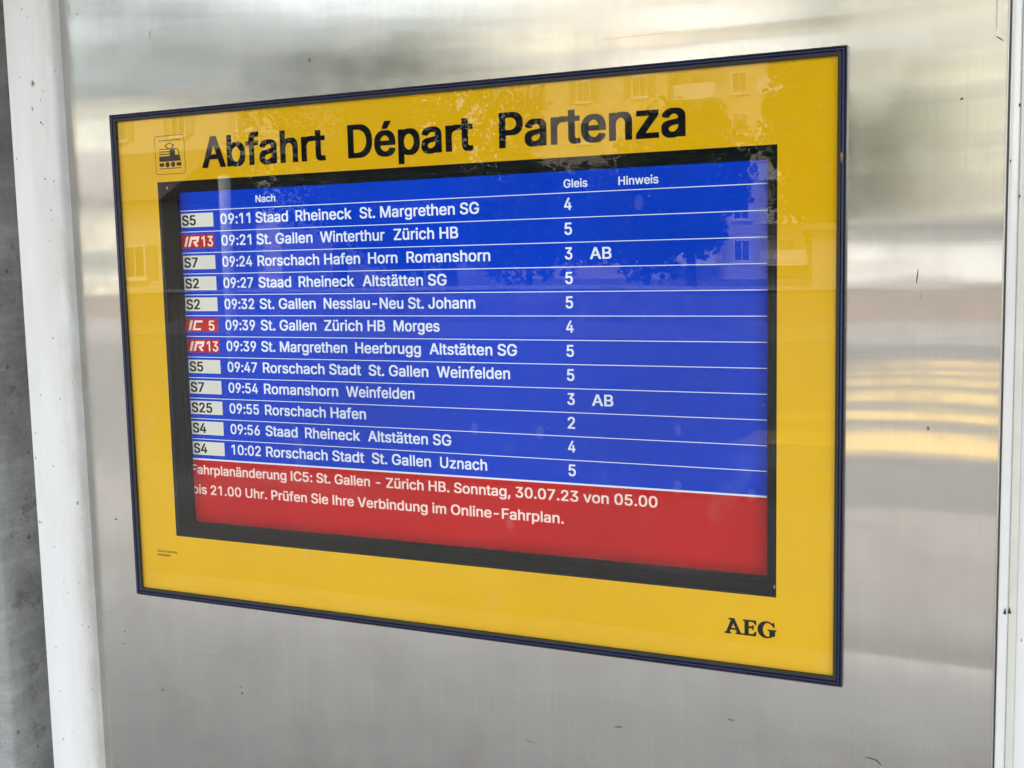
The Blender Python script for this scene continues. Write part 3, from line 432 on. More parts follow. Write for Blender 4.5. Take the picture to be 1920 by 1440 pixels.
 't': (228, [[140, -14, 208, -13, 226, -9, 229, -6, 229, 12, 218, 64, 184, 64, 170, 62, 158, 66, 151, 72, 144, 86, 142, 104, 142, 316, 144, 317, 220, 317, 220, 388, 218, 389, 142, 390, 142, 481, 50, 481, 49, 480, 49, 390, -10, 388, -10, 318, -8, 317, 48, 317, 49, 316, 49, 78, 51, 60, 60, 32, 71, 16, 90, 0, 112, -9, 128, -13]]),
 'u': (410, [[157, -14, 206, -15, 236, -11, 258, -2, 274, 7, 280, 14, 282, 12, 282, -8, 284, -10, 373, -10, 372, 389, 280, 388, 280, 156, 277, 130, 273, 118, 262, 98, 244, 80, 230, 70, 206, 62, 196, 62, 182, 65, 165, 74, 150, 88, 143, 98, 134, 118, 130, 144, 130, 388, 37, 388, 37, 118, 40, 90, 45, 68, 52, 50, 62, 34, 84, 10, 114, -6, 130, -11]]),
 'v': (390, [[147, -10, 240, -10, 243, -8, 385, 362, 387, 370, 386, 389, 288, 388, 194, 124, 100, 388, 1, 388, 2, 366]]),
 'w': (567, [[122, -10, 215, -10, 284, 233, 303, 160, 352, -10, 444, -10, 561, 368, 561, 388, 464, 388, 398, 150, 375, 236, 332, 388, 236, 389, 193, 236, 170, 148, 103, 388, 8, 389, 7, 368]]),
 'z': (381, [[26, -10, 355, -10, 354, 66, 156, 66, 155, 68, 349, 320, 348, 389, 32, 388, 32, 313, 222, 313, 224, 312, 26, 56]]),
 'ä': (390, [[135, -18, 182, -19, 206, -16, 238, -6, 260, 8, 261, 6, 261, -8, 262, -10, 353, -10, 353, 270, 350, 296, 345, 316, 330, 344, 310, 364, 282, 381, 256, 389, 212, 394, 160, 394, 116, 385, 88, 374, 62, 355, 41, 332, 32, 318, 26, 304, 25, 282, 28, 280, 84, 264, 114, 264, 129, 286, 148, 303, 172, 315, 196, 320, 218, 315, 232, 307, 246, 295, 255, 278, 259, 258, 254, 249, 250, 245, 228, 238, 168, 231, 108, 221, 74, 210, 50, 197, 40, 188, 27, 172, 21, 158, 15, 134, 14, 90, 19, 62, 23, 50, 30, 38, 40, 24, 64, 2, 96, -12, 124, -18], [170, 56, 154, 59, 140, 64, 126, 74, 118, 81, 109, 100, 110, 112, 116, 126, 136, 142, 152, 150, 190, 158, 260, 168, 259, 134, 253, 114, 242, 94, 224, 77, 212, 69, 194, 61], [97, 434, 144, 434, 154, 438, 167, 450, 171, 458, 174, 470, 174, 496, 171, 510, 156, 527, 142, 533, 94, 533, 78, 526, 64, 510, 61, 496, 61, 470, 64, 458, 78, 440], [241, 434, 286, 434, 300, 439, 311, 450, 317, 464, 317, 502, 315, 510, 311, 516, 300, 527, 284, 533, 238, 533, 222, 527, 211, 516, 205, 500, 206, 462, 212, 450, 222, 440]]),
 'é': (404, [[182, -18, 236, -18, 258, -16, 284, -11, 308, -2, 332, 12, 355, 34, 369, 52, 381, 82, 381, 100, 378, 102, 322, 115, 292, 115, 278, 92, 256, 71, 248, 66, 230, 60, 210, 57, 182, 64, 166, 72, 154, 81, 140, 94, 125, 118, 118, 138, 115, 154, 116, 159, 387, 160, 387, 214, 384, 252, 372, 296, 357, 326, 348, 338, 330, 355, 310, 371, 282, 384, 246, 393, 164, 393, 144, 389, 120, 381, 98, 369, 84, 358, 69, 344, 51, 322, 34, 288, 22, 248, 18, 210, 19, 148, 30, 98, 38, 78, 52, 54, 67, 34, 80, 21, 100, 6, 124, -5, 148, -13, 168, -17], [116, 231, 120, 250, 126, 262, 142, 285, 150, 293, 176, 312, 204, 319, 222, 316, 238, 309, 248, 303, 266, 286, 282, 260, 290, 232, 288, 231], [161, 420, 243, 420, 309, 518, 309, 538, 209, 538, 161, 440]]),
 'ü': (410, [[157, -14, 206, -15, 236, -11, 258, -2, 274, 7, 280, 14, 282, 12, 282, -8, 284, -10, 373, -10, 372, 389, 280, 388, 280, 156, 277, 130, 273, 118, 262, 98, 244, 80, 230, 70, 206, 62, 196, 62, 182, 65, 165, 74, 150, 88, 143, 98, 134, 118, 130, 144, 130, 388, 37, 388, 37, 118, 40, 90, 45, 68, 52, 50, 62, 34, 84, 10, 114, -6, 130, -11], [113, 434, 158, 434, 172, 439, 183, 450, 189, 466, 189, 500, 183, 516, 172, 527, 156, 533, 110, 533, 94, 527, 83, 516, 77, 500, 78, 462, 84, 450, 94, 440], [257, 434, 302, 434, 314, 438, 328, 452, 333, 470, 333, 496, 327, 516, 316, 527, 300, 533, 254, 533, 237, 526, 223, 510, 220, 496, 220, 470, 223, 458, 238, 439]]),
}
GT = {
 ' ': (188, []),
 '2': (453, [[42, -12, 411, -12, 410, 70, 198, 70, 288, 166, 358, 245, 386, 288, 397, 316, 403, 354, 403, 394, 399, 422, 393, 440, 373, 472, 346, 498, 328, 510, 292, 524, 250, 529, 198, 529, 160, 524, 130, 514, 103, 498, 77, 474, 64, 456, 55, 438, 49, 420, 45, 398, 44, 349, 148, 349, 152, 378, 158, 394, 168, 412, 186, 430, 208, 441, 222, 445, 238, 442, 252, 436, 269, 424, 281, 412, 292, 394, 296, 380, 297, 366, 287, 336, 277, 318, 259, 294, 42, 60]]),
 '4': (453, [[260, -12, 364, -13, 365, 92, 434, 92, 435, 94, 435, 176, 366, 176, 365, 178, 365, 330, 364, 331, 260, 330, 260, 176, 145, 176, 332, 494, 333, 520, 332, 522, 224, 521, 18, 170, 18, 94, 20, 92, 260, 92]]),
 '5': (453, [[188, -20, 248, -20, 286, -15, 312, -7, 332, 2, 358, 22, 379, 44, 401, 82, 412, 126, 413, 184, 410, 212, 406, 230, 393, 262, 371, 294, 354, 311, 340, 321, 316, 334, 270, 346, 202, 347, 162, 341, 173, 438, 388, 439, 388, 522, 74, 522, 45, 268, 45, 240, 104, 233, 150, 233, 180, 252, 214, 262, 228, 260, 240, 256, 254, 249, 266, 240, 278, 228, 292, 208, 302, 180, 305, 158, 302, 142, 295, 122, 285, 104, 264, 84, 254, 77, 240, 70, 222, 65, 216, 65, 196, 72, 170, 90, 154, 110, 147, 126, 144, 143, 38, 142, 38, 114, 43, 82, 51, 62, 70, 34, 85, 20, 120, -3, 154, -15, 176, -19]]),
 '7': (453, [[75, -12, 186, -13, 188, -12, 413, 436, 412, 522, 40, 522, 40, 439, 289, 438, 75, 14]]),
 'A': (480, [[-6, -12, 107, -12, 156, 128, 158, 129, 322, 129, 373, -12, 485, -12, 485, 12, 482, 22, 298, 522, 180, 522, 178, 520, -3, 22, -6, 12], [186, 212, 238, 368, 292, 214, 290, 212]]),
 'D': (503, [[38, -12, 248, -13, 280, -11, 314, -5, 344, 4, 382, 24, 410, 46, 423, 58, 439, 78, 454, 104, 466, 130, 478, 174, 482, 202, 484, 234, 483, 294, 478, 336, 466, 380, 457, 400, 440, 432, 412, 463, 378, 489, 342, 507, 318, 514, 284, 520, 254, 522, 38, 522], [148, 70, 147, 438, 148, 439, 204, 439, 254, 433, 288, 420, 313, 404, 334, 384, 346, 369, 358, 346, 369, 314, 376, 274, 376, 238, 367, 188, 358, 164, 346, 140, 334, 126, 316, 108, 296, 94, 268, 81, 224, 71]]),
 'P': (445, [[38, -12, 147, -12, 148, 173, 270, 173, 312, 178, 350, 192, 372, 206, 393, 226, 405, 240, 419, 268, 426, 290, 431, 330, 431, 364, 429, 384, 426, 406, 412, 444, 393, 470, 370, 491, 332, 511, 306, 517, 276, 521, 38, 522], [148, 255, 147, 438, 218, 439, 246, 436, 274, 427, 292, 413, 304, 401, 312, 388, 320, 364, 322, 350, 320, 330, 315, 316, 304, 294, 292, 282, 276, 269, 248, 259, 218, 255]]),
 'S': (447, [[188, -22, 276, -21, 322, -12, 344, -3, 366, 8, 380, 19, 398, 38, 417, 66, 426, 90, 430, 118, 430, 158, 427, 186, 417, 212, 404, 230, 392, 241, 382, 251, 334, 277, 288, 292, 236, 305, 192, 320, 178, 327, 154, 346, 146, 354, 139, 370, 138, 376, 139, 382, 145, 396, 154, 410, 166, 421, 188, 435, 214, 443, 226, 444, 246, 440, 264, 434, 290, 416, 304, 400, 312, 384, 316, 365, 422, 365, 423, 394, 421, 412, 410, 444, 398, 463, 374, 488, 356, 501, 336, 512, 298, 524, 254, 529, 200, 529, 152, 523, 138, 520, 118, 512, 94, 499, 78, 488, 62, 472, 53, 462, 42, 442, 31, 406, 30, 354, 32, 334, 36, 318, 49, 294, 68, 273, 82, 261, 106, 247, 134, 235, 218, 211, 274, 192, 300, 175, 312, 163, 319, 152, 323, 138, 318, 124, 312, 112, 296, 92, 278, 79, 262, 72, 230, 64, 206, 67, 184, 73, 164, 84, 153, 92, 140, 108, 132, 122, 126, 150, 16, 150, 16, 122, 19, 100, 25, 80, 42, 46, 68, 19, 86, 6, 120, -10, 154, -18]]),
 'a': (390, [[129, -22, 200, -21, 222, -17, 254, -4, 256, -13, 359, -12, 359, 272, 356, 298, 351, 320, 336, 347, 316, 368, 288, 384, 262, 392, 218, 397, 154, 397, 110, 388, 82, 377, 56, 358, 35, 336, 26, 322, 20, 308, 20, 278, 78, 261, 122, 261, 130, 276, 145, 294, 166, 307, 192, 316, 200, 316, 216, 310, 231, 300, 245, 284, 250, 272, 252, 262, 251, 256, 244, 248, 232, 243, 108, 225, 68, 213, 44, 200, 34, 191, 21, 174, 15, 162, 11, 148, 8, 128, 8, 88, 13, 58, 17, 46, 24, 34, 34, 20, 58, -1, 90, -15, 118, -21], [168, 60, 142, 69, 124, 84, 115, 102, 119, 118, 122, 123, 142, 139, 158, 147, 196, 155, 254, 163, 254, 146, 250, 126, 247, 116, 236, 97, 218, 80, 206, 72, 188, 64]]),
 'b': (425, [[199, -20, 274, -20, 314, -9, 336, 3, 350, 14, 369, 34, 377, 44, 390, 66, 399, 88, 407, 120, 411, 146, 411, 232, 402, 280, 390, 310, 369, 342, 336, 374, 314, 385, 274, 396, 188, 397, 158, 390, 136, 379, 136, 522, 32, 522, 31, 520, 31, -12, 32, -13, 132, -13, 134, -12, 134, 0, 136, 0, 148, -8, 168, -16], [218, 62, 196, 70, 176, 84, 162, 98, 150, 120, 142, 144, 135, 180, 135, 198, 141, 232, 147, 250, 162, 279, 186, 301, 198, 308, 220, 315, 236, 310, 256, 300, 279, 278, 290, 258, 299, 234, 304, 208, 305, 180, 300, 148, 294, 130, 278, 100, 264, 85, 246, 70, 232, 64]]),
 'e': (404, [[176, -20, 242, -21, 264, -19, 290, -14, 314, -5, 338, 10, 361, 30, 375, 50, 387, 78, 387, 102, 384, 105, 328, 118, 286, 118, 272, 95, 254, 78, 242, 69, 210, 61, 176, 72, 160, 84, 140, 104, 128, 128, 122, 152, 122, 156, 393, 156, 393, 218, 390, 256, 385, 278, 371, 314, 354, 340, 336, 358, 321, 370, 300, 382, 270, 393, 246, 397, 158, 396, 138, 392, 108, 381, 78, 361, 60, 344, 46, 325, 32, 302, 17, 256, 12, 212, 13, 144, 24, 94, 43, 56, 61, 32, 74, 18, 94, 3, 118, -8, 142, -16, 162, -20], [124, 234, 126, 246, 132, 260, 148, 282, 156, 290, 180, 308, 204, 315, 226, 309, 242, 301, 260, 282, 276, 256, 282, 234]]),
 'f': (254, [[59, -12, 164, -12, 164, 312, 166, 314, 248, 314, 250, 316, 250, 392, 166, 392, 164, 394, 164, 418, 167, 430, 174, 444, 188, 455, 196, 458, 204, 455, 249, 456, 265, 508, 265, 532, 262, 535, 244, 540, 214, 543, 160, 543, 128, 538, 108, 530, 90, 518, 83, 510, 74, 500, 64, 480, 61, 470, 59, 452, 59, 392, -16, 392, -16, 314, 58, 314, 59, 312]]),
 'h': (410, [[31, -12, 136, -12, 136, 230, 138, 242, 147, 268, 160, 286, 171, 298, 178, 302, 196, 310, 210, 314, 224, 310, 234, 305, 253, 288, 263, 274, 273, 244, 274, -12, 378, -13, 379, -12, 379, 264, 375, 300, 364, 332, 354, 350, 332, 372, 312, 385, 286, 393, 256, 397, 184, 396, 162, 391, 136, 379, 136, 520, 134, 522, 32, 522, 31, 520]]),
 'n': (410, [[31, -12, 136, -12, 136, 230, 138, 242, 147, 268, 160, 286, 171, 298, 178, 302, 196, 310, 210, 314, 224, 310, 234, 305, 253, 288, 263, 274, 273, 244, 274, -12, 379, -12, 378, 278, 374, 304, 364, 332, 354, 350, 332, 372, 318, 382, 300, 390, 256, 397, 184, 396, 162, 391, 136, 378, 132, 392, 31, 392]]),
 'p': (425, [[31, -156, 136, -156, 136, -1, 162, -14, 188, -20, 260, -21, 280, -19, 314, -9, 336, 3, 350, 14, 369, 34, 381, 50, 393, 72, 399, 88, 408, 124, 412, 164, 411, 232, 402, 280, 390, 310, 369, 342, 336, 374, 314, 385, 294, 392, 260, 397, 188, 397, 158, 390, 136, 377, 134, 378, 134, 390, 132, 392, 31, 392], [218, 62, 196, 70, 176, 84, 162, 98, 150, 120, 142, 144, 135, 180, 135, 198, 141, 232, 147, 250, 162, 279, 186, 301, 198, 308, 220, 315, 236, 310, 256, 300, 279, 278, 290, 258, 299, 234, 304, 208, 305, 180, 300, 148, 294, 130, 278, 100, 264, 85, 246, 70, 232, 64]]),
 'r': (259, [[31, -12, 136, -12, 136, 238, 138, 246, 145, 266, 154, 281, 170, 296, 182, 303, 208, 311, 220, 309, 265, 310, 264, 397, 242, 398, 174, 397, 146, 389, 136, 383, 132, 392, 31, 392]]),
 't': (228, [[134, -16, 200, -17, 216, -16, 232, -12, 235, -10, 235, 16, 224, 66, 172, 66, 164, 69, 157, 76, 150, 88, 148, 106, 148, 312, 150, 314, 226, 314, 226, 390, 224, 392, 148, 392, 148, 484, 44, 484, 43, 482, 43, 392, -16, 392, -16, 316, -14, 314, 42, 314, 43, 312, 43, 76, 45, 56, 54, 30, 65, 14, 84, -3, 106, -12, 122, -16]]),
 'z': (381, [[20, -12, 361, -12, 360, 69, 166, 70, 355, 318, 354, 392, 26, 392, 26, 310, 213, 310, 20, 60]]),
 'é': (404, [[176, -20, 242, -21, 264, -19, 290, -14, 314, -5, 338, 10, 361, 30, 375, 50, 387, 78, 387, 102, 384, 105, 328, 118, 286, 118, 272, 95, 254, 78, 242, 69, 210, 61, 176, 72, 160, 84, 140, 104, 128, 128, 122, 152, 122, 156, 393, 156, 393, 218, 390, 256, 385, 278, 371, 314, 354, 340, 336, 358, 321, 370, 300, 382, 270, 393, 246, 397, 158, 396, 138, 392, 108, 381, 78, 361, 60, 344, 46, 325, 32, 302, 17, 256, 12, 212, 13, 144, 24, 94, 43, 56, 61, 32, 74, 18, 94, 3, 118, -8, 142, -16, 162, -20], [124, 234, 126, 246, 132, 260, 148, 282, 156, 290, 180, 308, 204, 315, 226, 309, 242, 301, 260, 282, 276, 256, 282, 234], [155, 416, 249, 416, 315, 516, 315, 542, 203, 542, 155, 442]]),
}

for table in (GL, GT):
    for key in table:
        adv, rings = table[key]
        table[key] = (adv, [list(zip(r[0::2], r[1::2])) for r in rings])

def text(name, txt, x0, x1, base, cap, y, mat, parent, mb=None, sx=None, track=0, font=GL):
    """flat print between x0 and x1 (mm), baseline z and cap height in mm, in the board's own coordinates"""
    items = []; X = 0
    for ch in txt:
        a, g = font[ch]; items.append((X, g)); X += a + track
    xs = [X0 + p[0] for X0, g in items for c in g for p in c]
    lo, hi = min(xs), max(xs)
    kx = (x1 - x0) / (hi - lo) if sx is None else sx
    kz = cap / 529.0
    own = mb is None
    mb = mb or MB()
    for X0, g in items:
        if g:
            mb.poly([[((x0 + (X0 + p[0] - lo) * kx) / 1000, (base + (p[1] + 10) * kz) / 1000) for p in c] for c in g], y)
    if own:
        return mb.build(name, mat, parent)

# ------------------------------------------------------------------ the departure board
board = empty('departure_board', (0, 0, Z0), 'yellow departures board with blue and red train screen set in the steel panel', 'departures board')
W, H = .9, .6154

def rect_profile(name, prof, mat, x0=0, x1=W, z0=-H, z1=0, closed=False, smooth=True):
    """sweep a profile [(inset, y)...] round a rectangle with mitred corners"""
    v = []; f = []
    for o_, y in prof:
        v += [(x0 + o_, y, z1 - o_), (x1 - o_, y, z1 - o_), (x1 - o_, y, z0 + o_), (x0 + o_, y, z0 + o_)]
    n = len(prof)
    for i in range(n if closed else n - 1):
        j = (i + 1) % n
        for k in range(4):
            k2 = (k + 1) % 4
            f.append((4 * i + k, 4 * i + k2, 4 * j + k2, 4 * j + k))
    v2 = []; f2 = []                                  # split corners so the mitres stay crisp
    for q in f:
        b = len(v2); v2 += [v[i] for i in q]; f2.append((b, b + 1, b + 2, b + 3))
    me = obj(name, v2, f2, mat, board, False)
    import bmesh
    bm = bmesh.new(); bm.from_mesh(me.data); bmesh.ops.remove_doubles(bm, verts=bm.verts, dist=1e-6)
    bmesh.ops.recalc_face_normals(bm, faces=bm.faces)
    for fc in bm.faces: fc.smooth = smooth
    for e in bm.edges:
        if len(e.link_faces) == 2:
            a, b = e.link_faces[0].normal, e.link_faces[1].normal
            if a.angle(b, 0) > R(42): e.smooth = False
    bm.to_mesh(me.data); bm.free()
    return me

rect_profile('outer_lip', [(0, .0058), (0, .0004), (.0004, 0), (.0011, 0), (.0016, .0006), (.0016, .005)], LIP)
bead = [(.0018, .0045)] + [(.0031 - .0013 * math.cos(t * math.pi / 10), .0006 - .0020 * math.sin(t * math.pi / 10)) for t in range(0, 11)] + [(.0044, .0045)]
rect_profile('blue_bead', bead, BEAD)
rect_profile('rubber_gasket', [(.0046, .004), (.0046, .0008), (.0052, .0002), (.0082, .0007), (.0087, .0012), (.0087, .0040)], GASKET)

MB().box(.0, W, .0022, .0056, -H - .0013, -H - .0001).build('lower_gap_strip', simple('gap_shadow_grey', (.05, .048, .045), .8, var=.5, scale=90), board)  # thin dark strip standing in for the gap and shadow below the frame
# worn chips on the bead
random.seed(4)
def chip(x, z, w, h, mat=RUST, y=-.0017):
    pts = []
    for i in range(14):
        t = 2 * math.pi * i / 14; r = 1 + random.uniform(-.35, .3)
        pts.append((x + w / 2 * math.cos(t) * r, z + h / 2 * math.sin(t) * r))
    v = [(x, y - .0004, z)] + [(px, y, pz) for px, pz in pts] + [(px, .001, pz) for px, pz in pts]
    f = [(0, 1 + (i + 1) % 14, 1 + i) for i in range(14)] + [(1 + i, 1 + (i + 1) % 14, 15 + (i + 1) % 14, 15 + i) for i in range(14)]
    obj('paint_chip', v, f, mat, board)
chip(.8962, -.1020, .0028, .0125)
for x, z, w, h in ((.385, -.0012, .0035, .0012), (.532, -.0016, .003, .001), (.4655, -.001, .0045, .0014), (.8915, -.0045, .002, .002)):
    chip(x, z, w, h, simple('old_chip', (.10, .05, .035), .8), -.0012)

# printed sheet behind the glass, with its cut-out for the monitor
CX0, CX1, CZ0, CZ1 = .0668, .8344, -.5340, -.0860
yp = .0062
mb = MB().poly([[(.004, -H + .004), (W - .004, -H + .004), (W - .004, -.004), (.004, -.004)], [(CX0, CZ0), (CX1, CZ0), (CX1, CZ1), (CX0, CZ1)]], yp)
sheet = mb.build('yellow_sheet', YELLOW, board)
# cut edge of the sheet
rect_profile('cutout_edge', [(0, yp), (0, .0135)], simple('cut_edge', (.03, .035, .06), .5), CX0, CX1, CZ0, CZ1, smooth=False)
glass = MB().box(.0047, W - .0047, .0030, .0058, -H + .0047, -.0047).build('glass_pane', GLASS, board)

ym = yp - .0002
def title(txt, x0, x1): return text('title_word', txt, x0, x1, -72.4, 36.9, ym, BLACKPRINT, sheet, track=4, font=GT)
for t_, a, b in (('Abfahrt', 138.6, 317.2), ('Départ', 347.4, 507.3), ('Partenza', 538.0, 743.4)):
    title(t_, a, b)['label'] = 'black printed word ' + t_

# train pictogram
pic = MB()
def rr(x0, x1, z0, z1, r, n=5):
    o = []
    for cx, cz, a0 in ((x1 - r, z1 - r, 0), (x0 + r, z1 - r, 90), (x0 + r, z0 + r, 180), (x1 - r, z0 + r, 270)):
        for i in range(n + 1):
            t = R(a0 + 90 * i / n); o.append((cx + r * math.cos(t), cz + r * math.sin(t)))
    return o
mm = lambda c: [(x / 1000, z / 1000) for x, z in c]
pic.poly([mm(rr(65.8, 112.4, -77, -30, 3.2)), mm(rr(66.4, 111.8, -76.4, -30.6, 2.7))], ym)
def pb(x0, x1, z0, z1): pic.poly([mm([(x0, z0), (x1, z0), (x1, z1), (x0, z1)])], ym)
pb(71.8, 106, -36.4, -35.6); pb(71.8, 106, -70.4, -69.5)
pic.poly([mm([(88.5, -38.4), (96.8, -42.2), (92.0, -46.2), (85.8, -46.2), (81.2, -42.2)]), mm([(88.6, -39.6), (94.3, -42.3), (90.9, -45.6), (86.9, -45.6), (83.6, -42.3)])], ym)
for z in (-47.0, -50.0, -53.0): pb(72, 89, z, z + 1.1)
pic.poly([mm([(72, -61.4), (106, -61.4), (104.2, -54.4), (102.6, -47.6), (101.2, -45.9), (89, -45.9), (89, -55.0), (72, -55.0)]), mm([(97.2, -54.0), (102.6, -54.0), (101.0, -47.0), (97.2, -47.0)])], ym)
pb(72, 79.4, -67.4, -63.2); pb(98.8, 106.2, -67.4, -63.2)
for cx in (84.6, 93.2): pic.poly([mm([(cx + 3.35 * math.cos(2 * math.pi * i / 20), -65.3 + 3.35 * math.sin(2 * math.pi * i / 20)) for i in range(20)])], ym)
pic.build('train_pictogram', BLACKPRINT, sheet)

# maker's mark, heavy slab serif capitals
lg = MB()
A_ = [[(-2, 0), (-2, 9), (8, 12), (34, 86), (22, 90), (22, 100), (54, 100), (89, 13), (101, 9), (101, 0), (60, 0), (60, 8), (67, 12), (63, 26), (33, 26), (28, 12), (37, 8), (37, 0)], [(37, 37), (59, 37), (48, 66)]]
E_ = [[(0, 0), (0, 9), (10, 12), (10, 88), (0, 91), (0, 100), (88, 100), (91, 72), (82, 72), (70, 87), (39, 88), (39, 61), (57, 61), (66, 70), (73, 70), (73, 38), (66, 38), (57, 48), (39, 48), (39, 12), (68, 13), (83, 30), (92, 30), (86, 0)]]
g = [(50 + 50 * math.cos(R(a)), 50 + 54 * math.sin(R(a))) for a in range(52, 312, 12)]
g += [(88, 12), (94, 10), (97, 14), (97, 41), (104, 45), (104, 53), (56, 53), (56, 45), (66, 41), (66, 12)]
g += [(56 + 26 * math.cos(R(a)), 50 + 43 * math.sin(R(a))) for a in range(284, 66, -14)]
g += [(80, 80), (88, 66), (95, 66), (93, 98), (86, 98)]
for x, w, sh in ((781.9, 18.6, A_), (800.8, 15.2, E_), (815.6, 18.4, [g])):
    lg.poly([[((x + px * w / 100) / 1000, (-576.6 + pz * .165) / 1000) for px, pz in c] for c in sh], ym)
lg.build('maker_logo', BLACKPRINT, sheet)
sp = MB()
text('', 'VSG 4/11.20PV5/6', 34, 66.5, -557.4, 2.5, ym, None, None, mb=sp)
text('', 'entspiegelt', 34, 55.4, -562.2, 2.5, ym, None, None, mb=sp)
sp.build('small_print', BLACKPRINT, sheet)

# monitor bezel, stepped, behind the cut-out
BX0, BX1, BZ0, BZ1 = .0903, .8232, -.5155, -.0995
yb = .0125
mb = MB()
bz = rect_profile('monitor_bezel', [(-.045, yb), (-.0065, yb), (-.0058, yb + .0008), (-.0008, yb + .0010), (0, yb + .0018), (0, .0184)], BEZEL, BX0, BX1, BZ0, BZ1)
def screw(x, z):
    s = MB(); s.cyl((x, yb + .001, z), (x, yb - .0006, z), .0048, 24, .0042)
    o = s.build('screw_boss', BEZEL, bz)
    MB().cyl((x, yb, z), (x, yb - .0012, z), .0024, 16, .0018).build('screw_head', LIP, bz)
    MB().box(x - .0006, x + .0006, yb - .0015, yb - .0010, z - .0016, z + .0016).build('slot_highlight', GLINTM, bz)  # bright raised bar drawn for the highlight on the screw's slot
screw(.0772, -.0930); screw(.8315, -.5245)

# lit display
BLUE = emis('screen_blue', (0, 60, 200)); RED = emis('screen_red', (192, 22, 22)); TXT = emis('screen_white', (232, 240, 255))
TXTR = emis('screen_notice_text', (255, 226, 216)); BADGE = emis('screen_badge', (222, 222, 212)); BRED = emis('screen_badge_red', (182, 26, 30)); INK = emis('screen_black', (14, 14, 14))
ys = .018
scr = MB().quadxz(.070, .835, -.530, -.085, ys).build('display_screen', BLUE, board)
MB().quadxz(.070, .835, -.530, -.4350, ys - .0002).build('notice_field', RED, scr)
SEP0, PITCH = -122.1, 26.01
for i in range(13):
    z = (SEP0 - PITCH * i) / 1000
    h = .00042 if i < 12 else .0010
    MB().quadxz(.070, .835, z - h, z + h, ys - .0004).build('separator_line', TXT, scr)
yt = ys - .0006
def st(name, txt, x0, x1, base, cap, mat=TXT, label=None, **k):
    o = text(name, txt, x0, x1, base, cap, yt, mat, scr, **k)
    if label: o['label'] = label
    return o
st('column_heading', 'Nach', 206.6, 235.4, -115.9, 8.6, label='column heading Nach')
st('column_heading', 'Gleis', 606.8, 633.8, -116.8, 8.8, label='column heading Gleis')
st('column_heading', 'Hinweis', 668.1, 711.2, -116.8, 8.8, label='column heading Hinweis')
ROWS = [
 ('S5', '09:11', [('Staad', 205.3, 252.8), ('Rheineck', 263.6, 341.7), ('St. Margrethen SG', 352.6, 506.4)], '4', ''),
 ('IR13', '09:21', [('St. Gallen', 205.4, 286.5), ('Winterthur', 297.0, 385.2), ('Zürich HB', 397.2, 479.9)], '5', ''),
 ('S7', '09:24', [('Rorschach Hafen', 205.5, 351.1), ('Horn', 362.0, 401.1), ('Romanshorn', 413.0, 518.7)], '3', 'AB'),
 ('S2', '09:27', [('Staad', 205.7, 253.4), ('Rheineck', 264.2, 342.0), ('Altstätten SG', 353.7, 463.6)], '5', ''),
 ('S2', '09:32', [('St. Gallen', 205.9, 287.3), ('Nesslau-Neu St. Johann', 298.6, 498.9)], '5', ''),
 ('IC5', '09:39', [('St. Gallen', 206.0, 286.8), ('Zürich HB', 298.2, 381.8), ('Morges', 393.2, 453.1)], '4', ''),
 ('IR13', '09:39', [('St. Margrethen', 205.3, 329.1), ('Heerbrugg', 340.2, 428.1), ('Altstätten SG', 439.2, 548.5)], '5', ''),
 ('S5', '09:47', [('Rorschach Stadt', 206.3, 347.2), ('St. Gallen', 357.4, 436.9), ('Weinfelden', 448.0, 539.5)], '5', ''),
 ('S7', '09:54', [('Romanshorn', 206.5, 314.1), ('Weinfelden', 325.3, 417.9)], '3', 'AB'),
 ('S25', '09:55', [('Rorschach Hafen', 206.7, 351.6)], '2', ''),
 ('S4', '09:56', [('Staad', 206.1, 253.6), ('Rheineck', 264.4, 342.4), ('Altstätten SG', 353.5, 464.0)], '4', ''),
 ('S4', '10:02', [('Rorschach Stadt', 205.5, 347.2), ('St. Gallen', 357.5, 436.9), ('Uznach', 448.8, 508.6)], '5', ''),
]
I_P = [(0, 0), (50, 0), (106, 235), (54, 235)]
R_P = [(85, 0), (134, 0), (168, 165), (262, 165), (246, 122), (190, 118), (245, 0), (302, 0), (262, 84), (306, 114), (332, 235), (134, 235)]
R_P = [(85, 0), (135, 0), (172, 160), (270, 160), (262, 128), (186, 118), (243, 0), (300, 0), (258, 88), (304, 106), (334, 235), (142, 235)]
C_P = [(85, 0), (262, 0), (272, 48), (146, 48), (172, 186), (300, 186), (312, 235), (140, 235)]
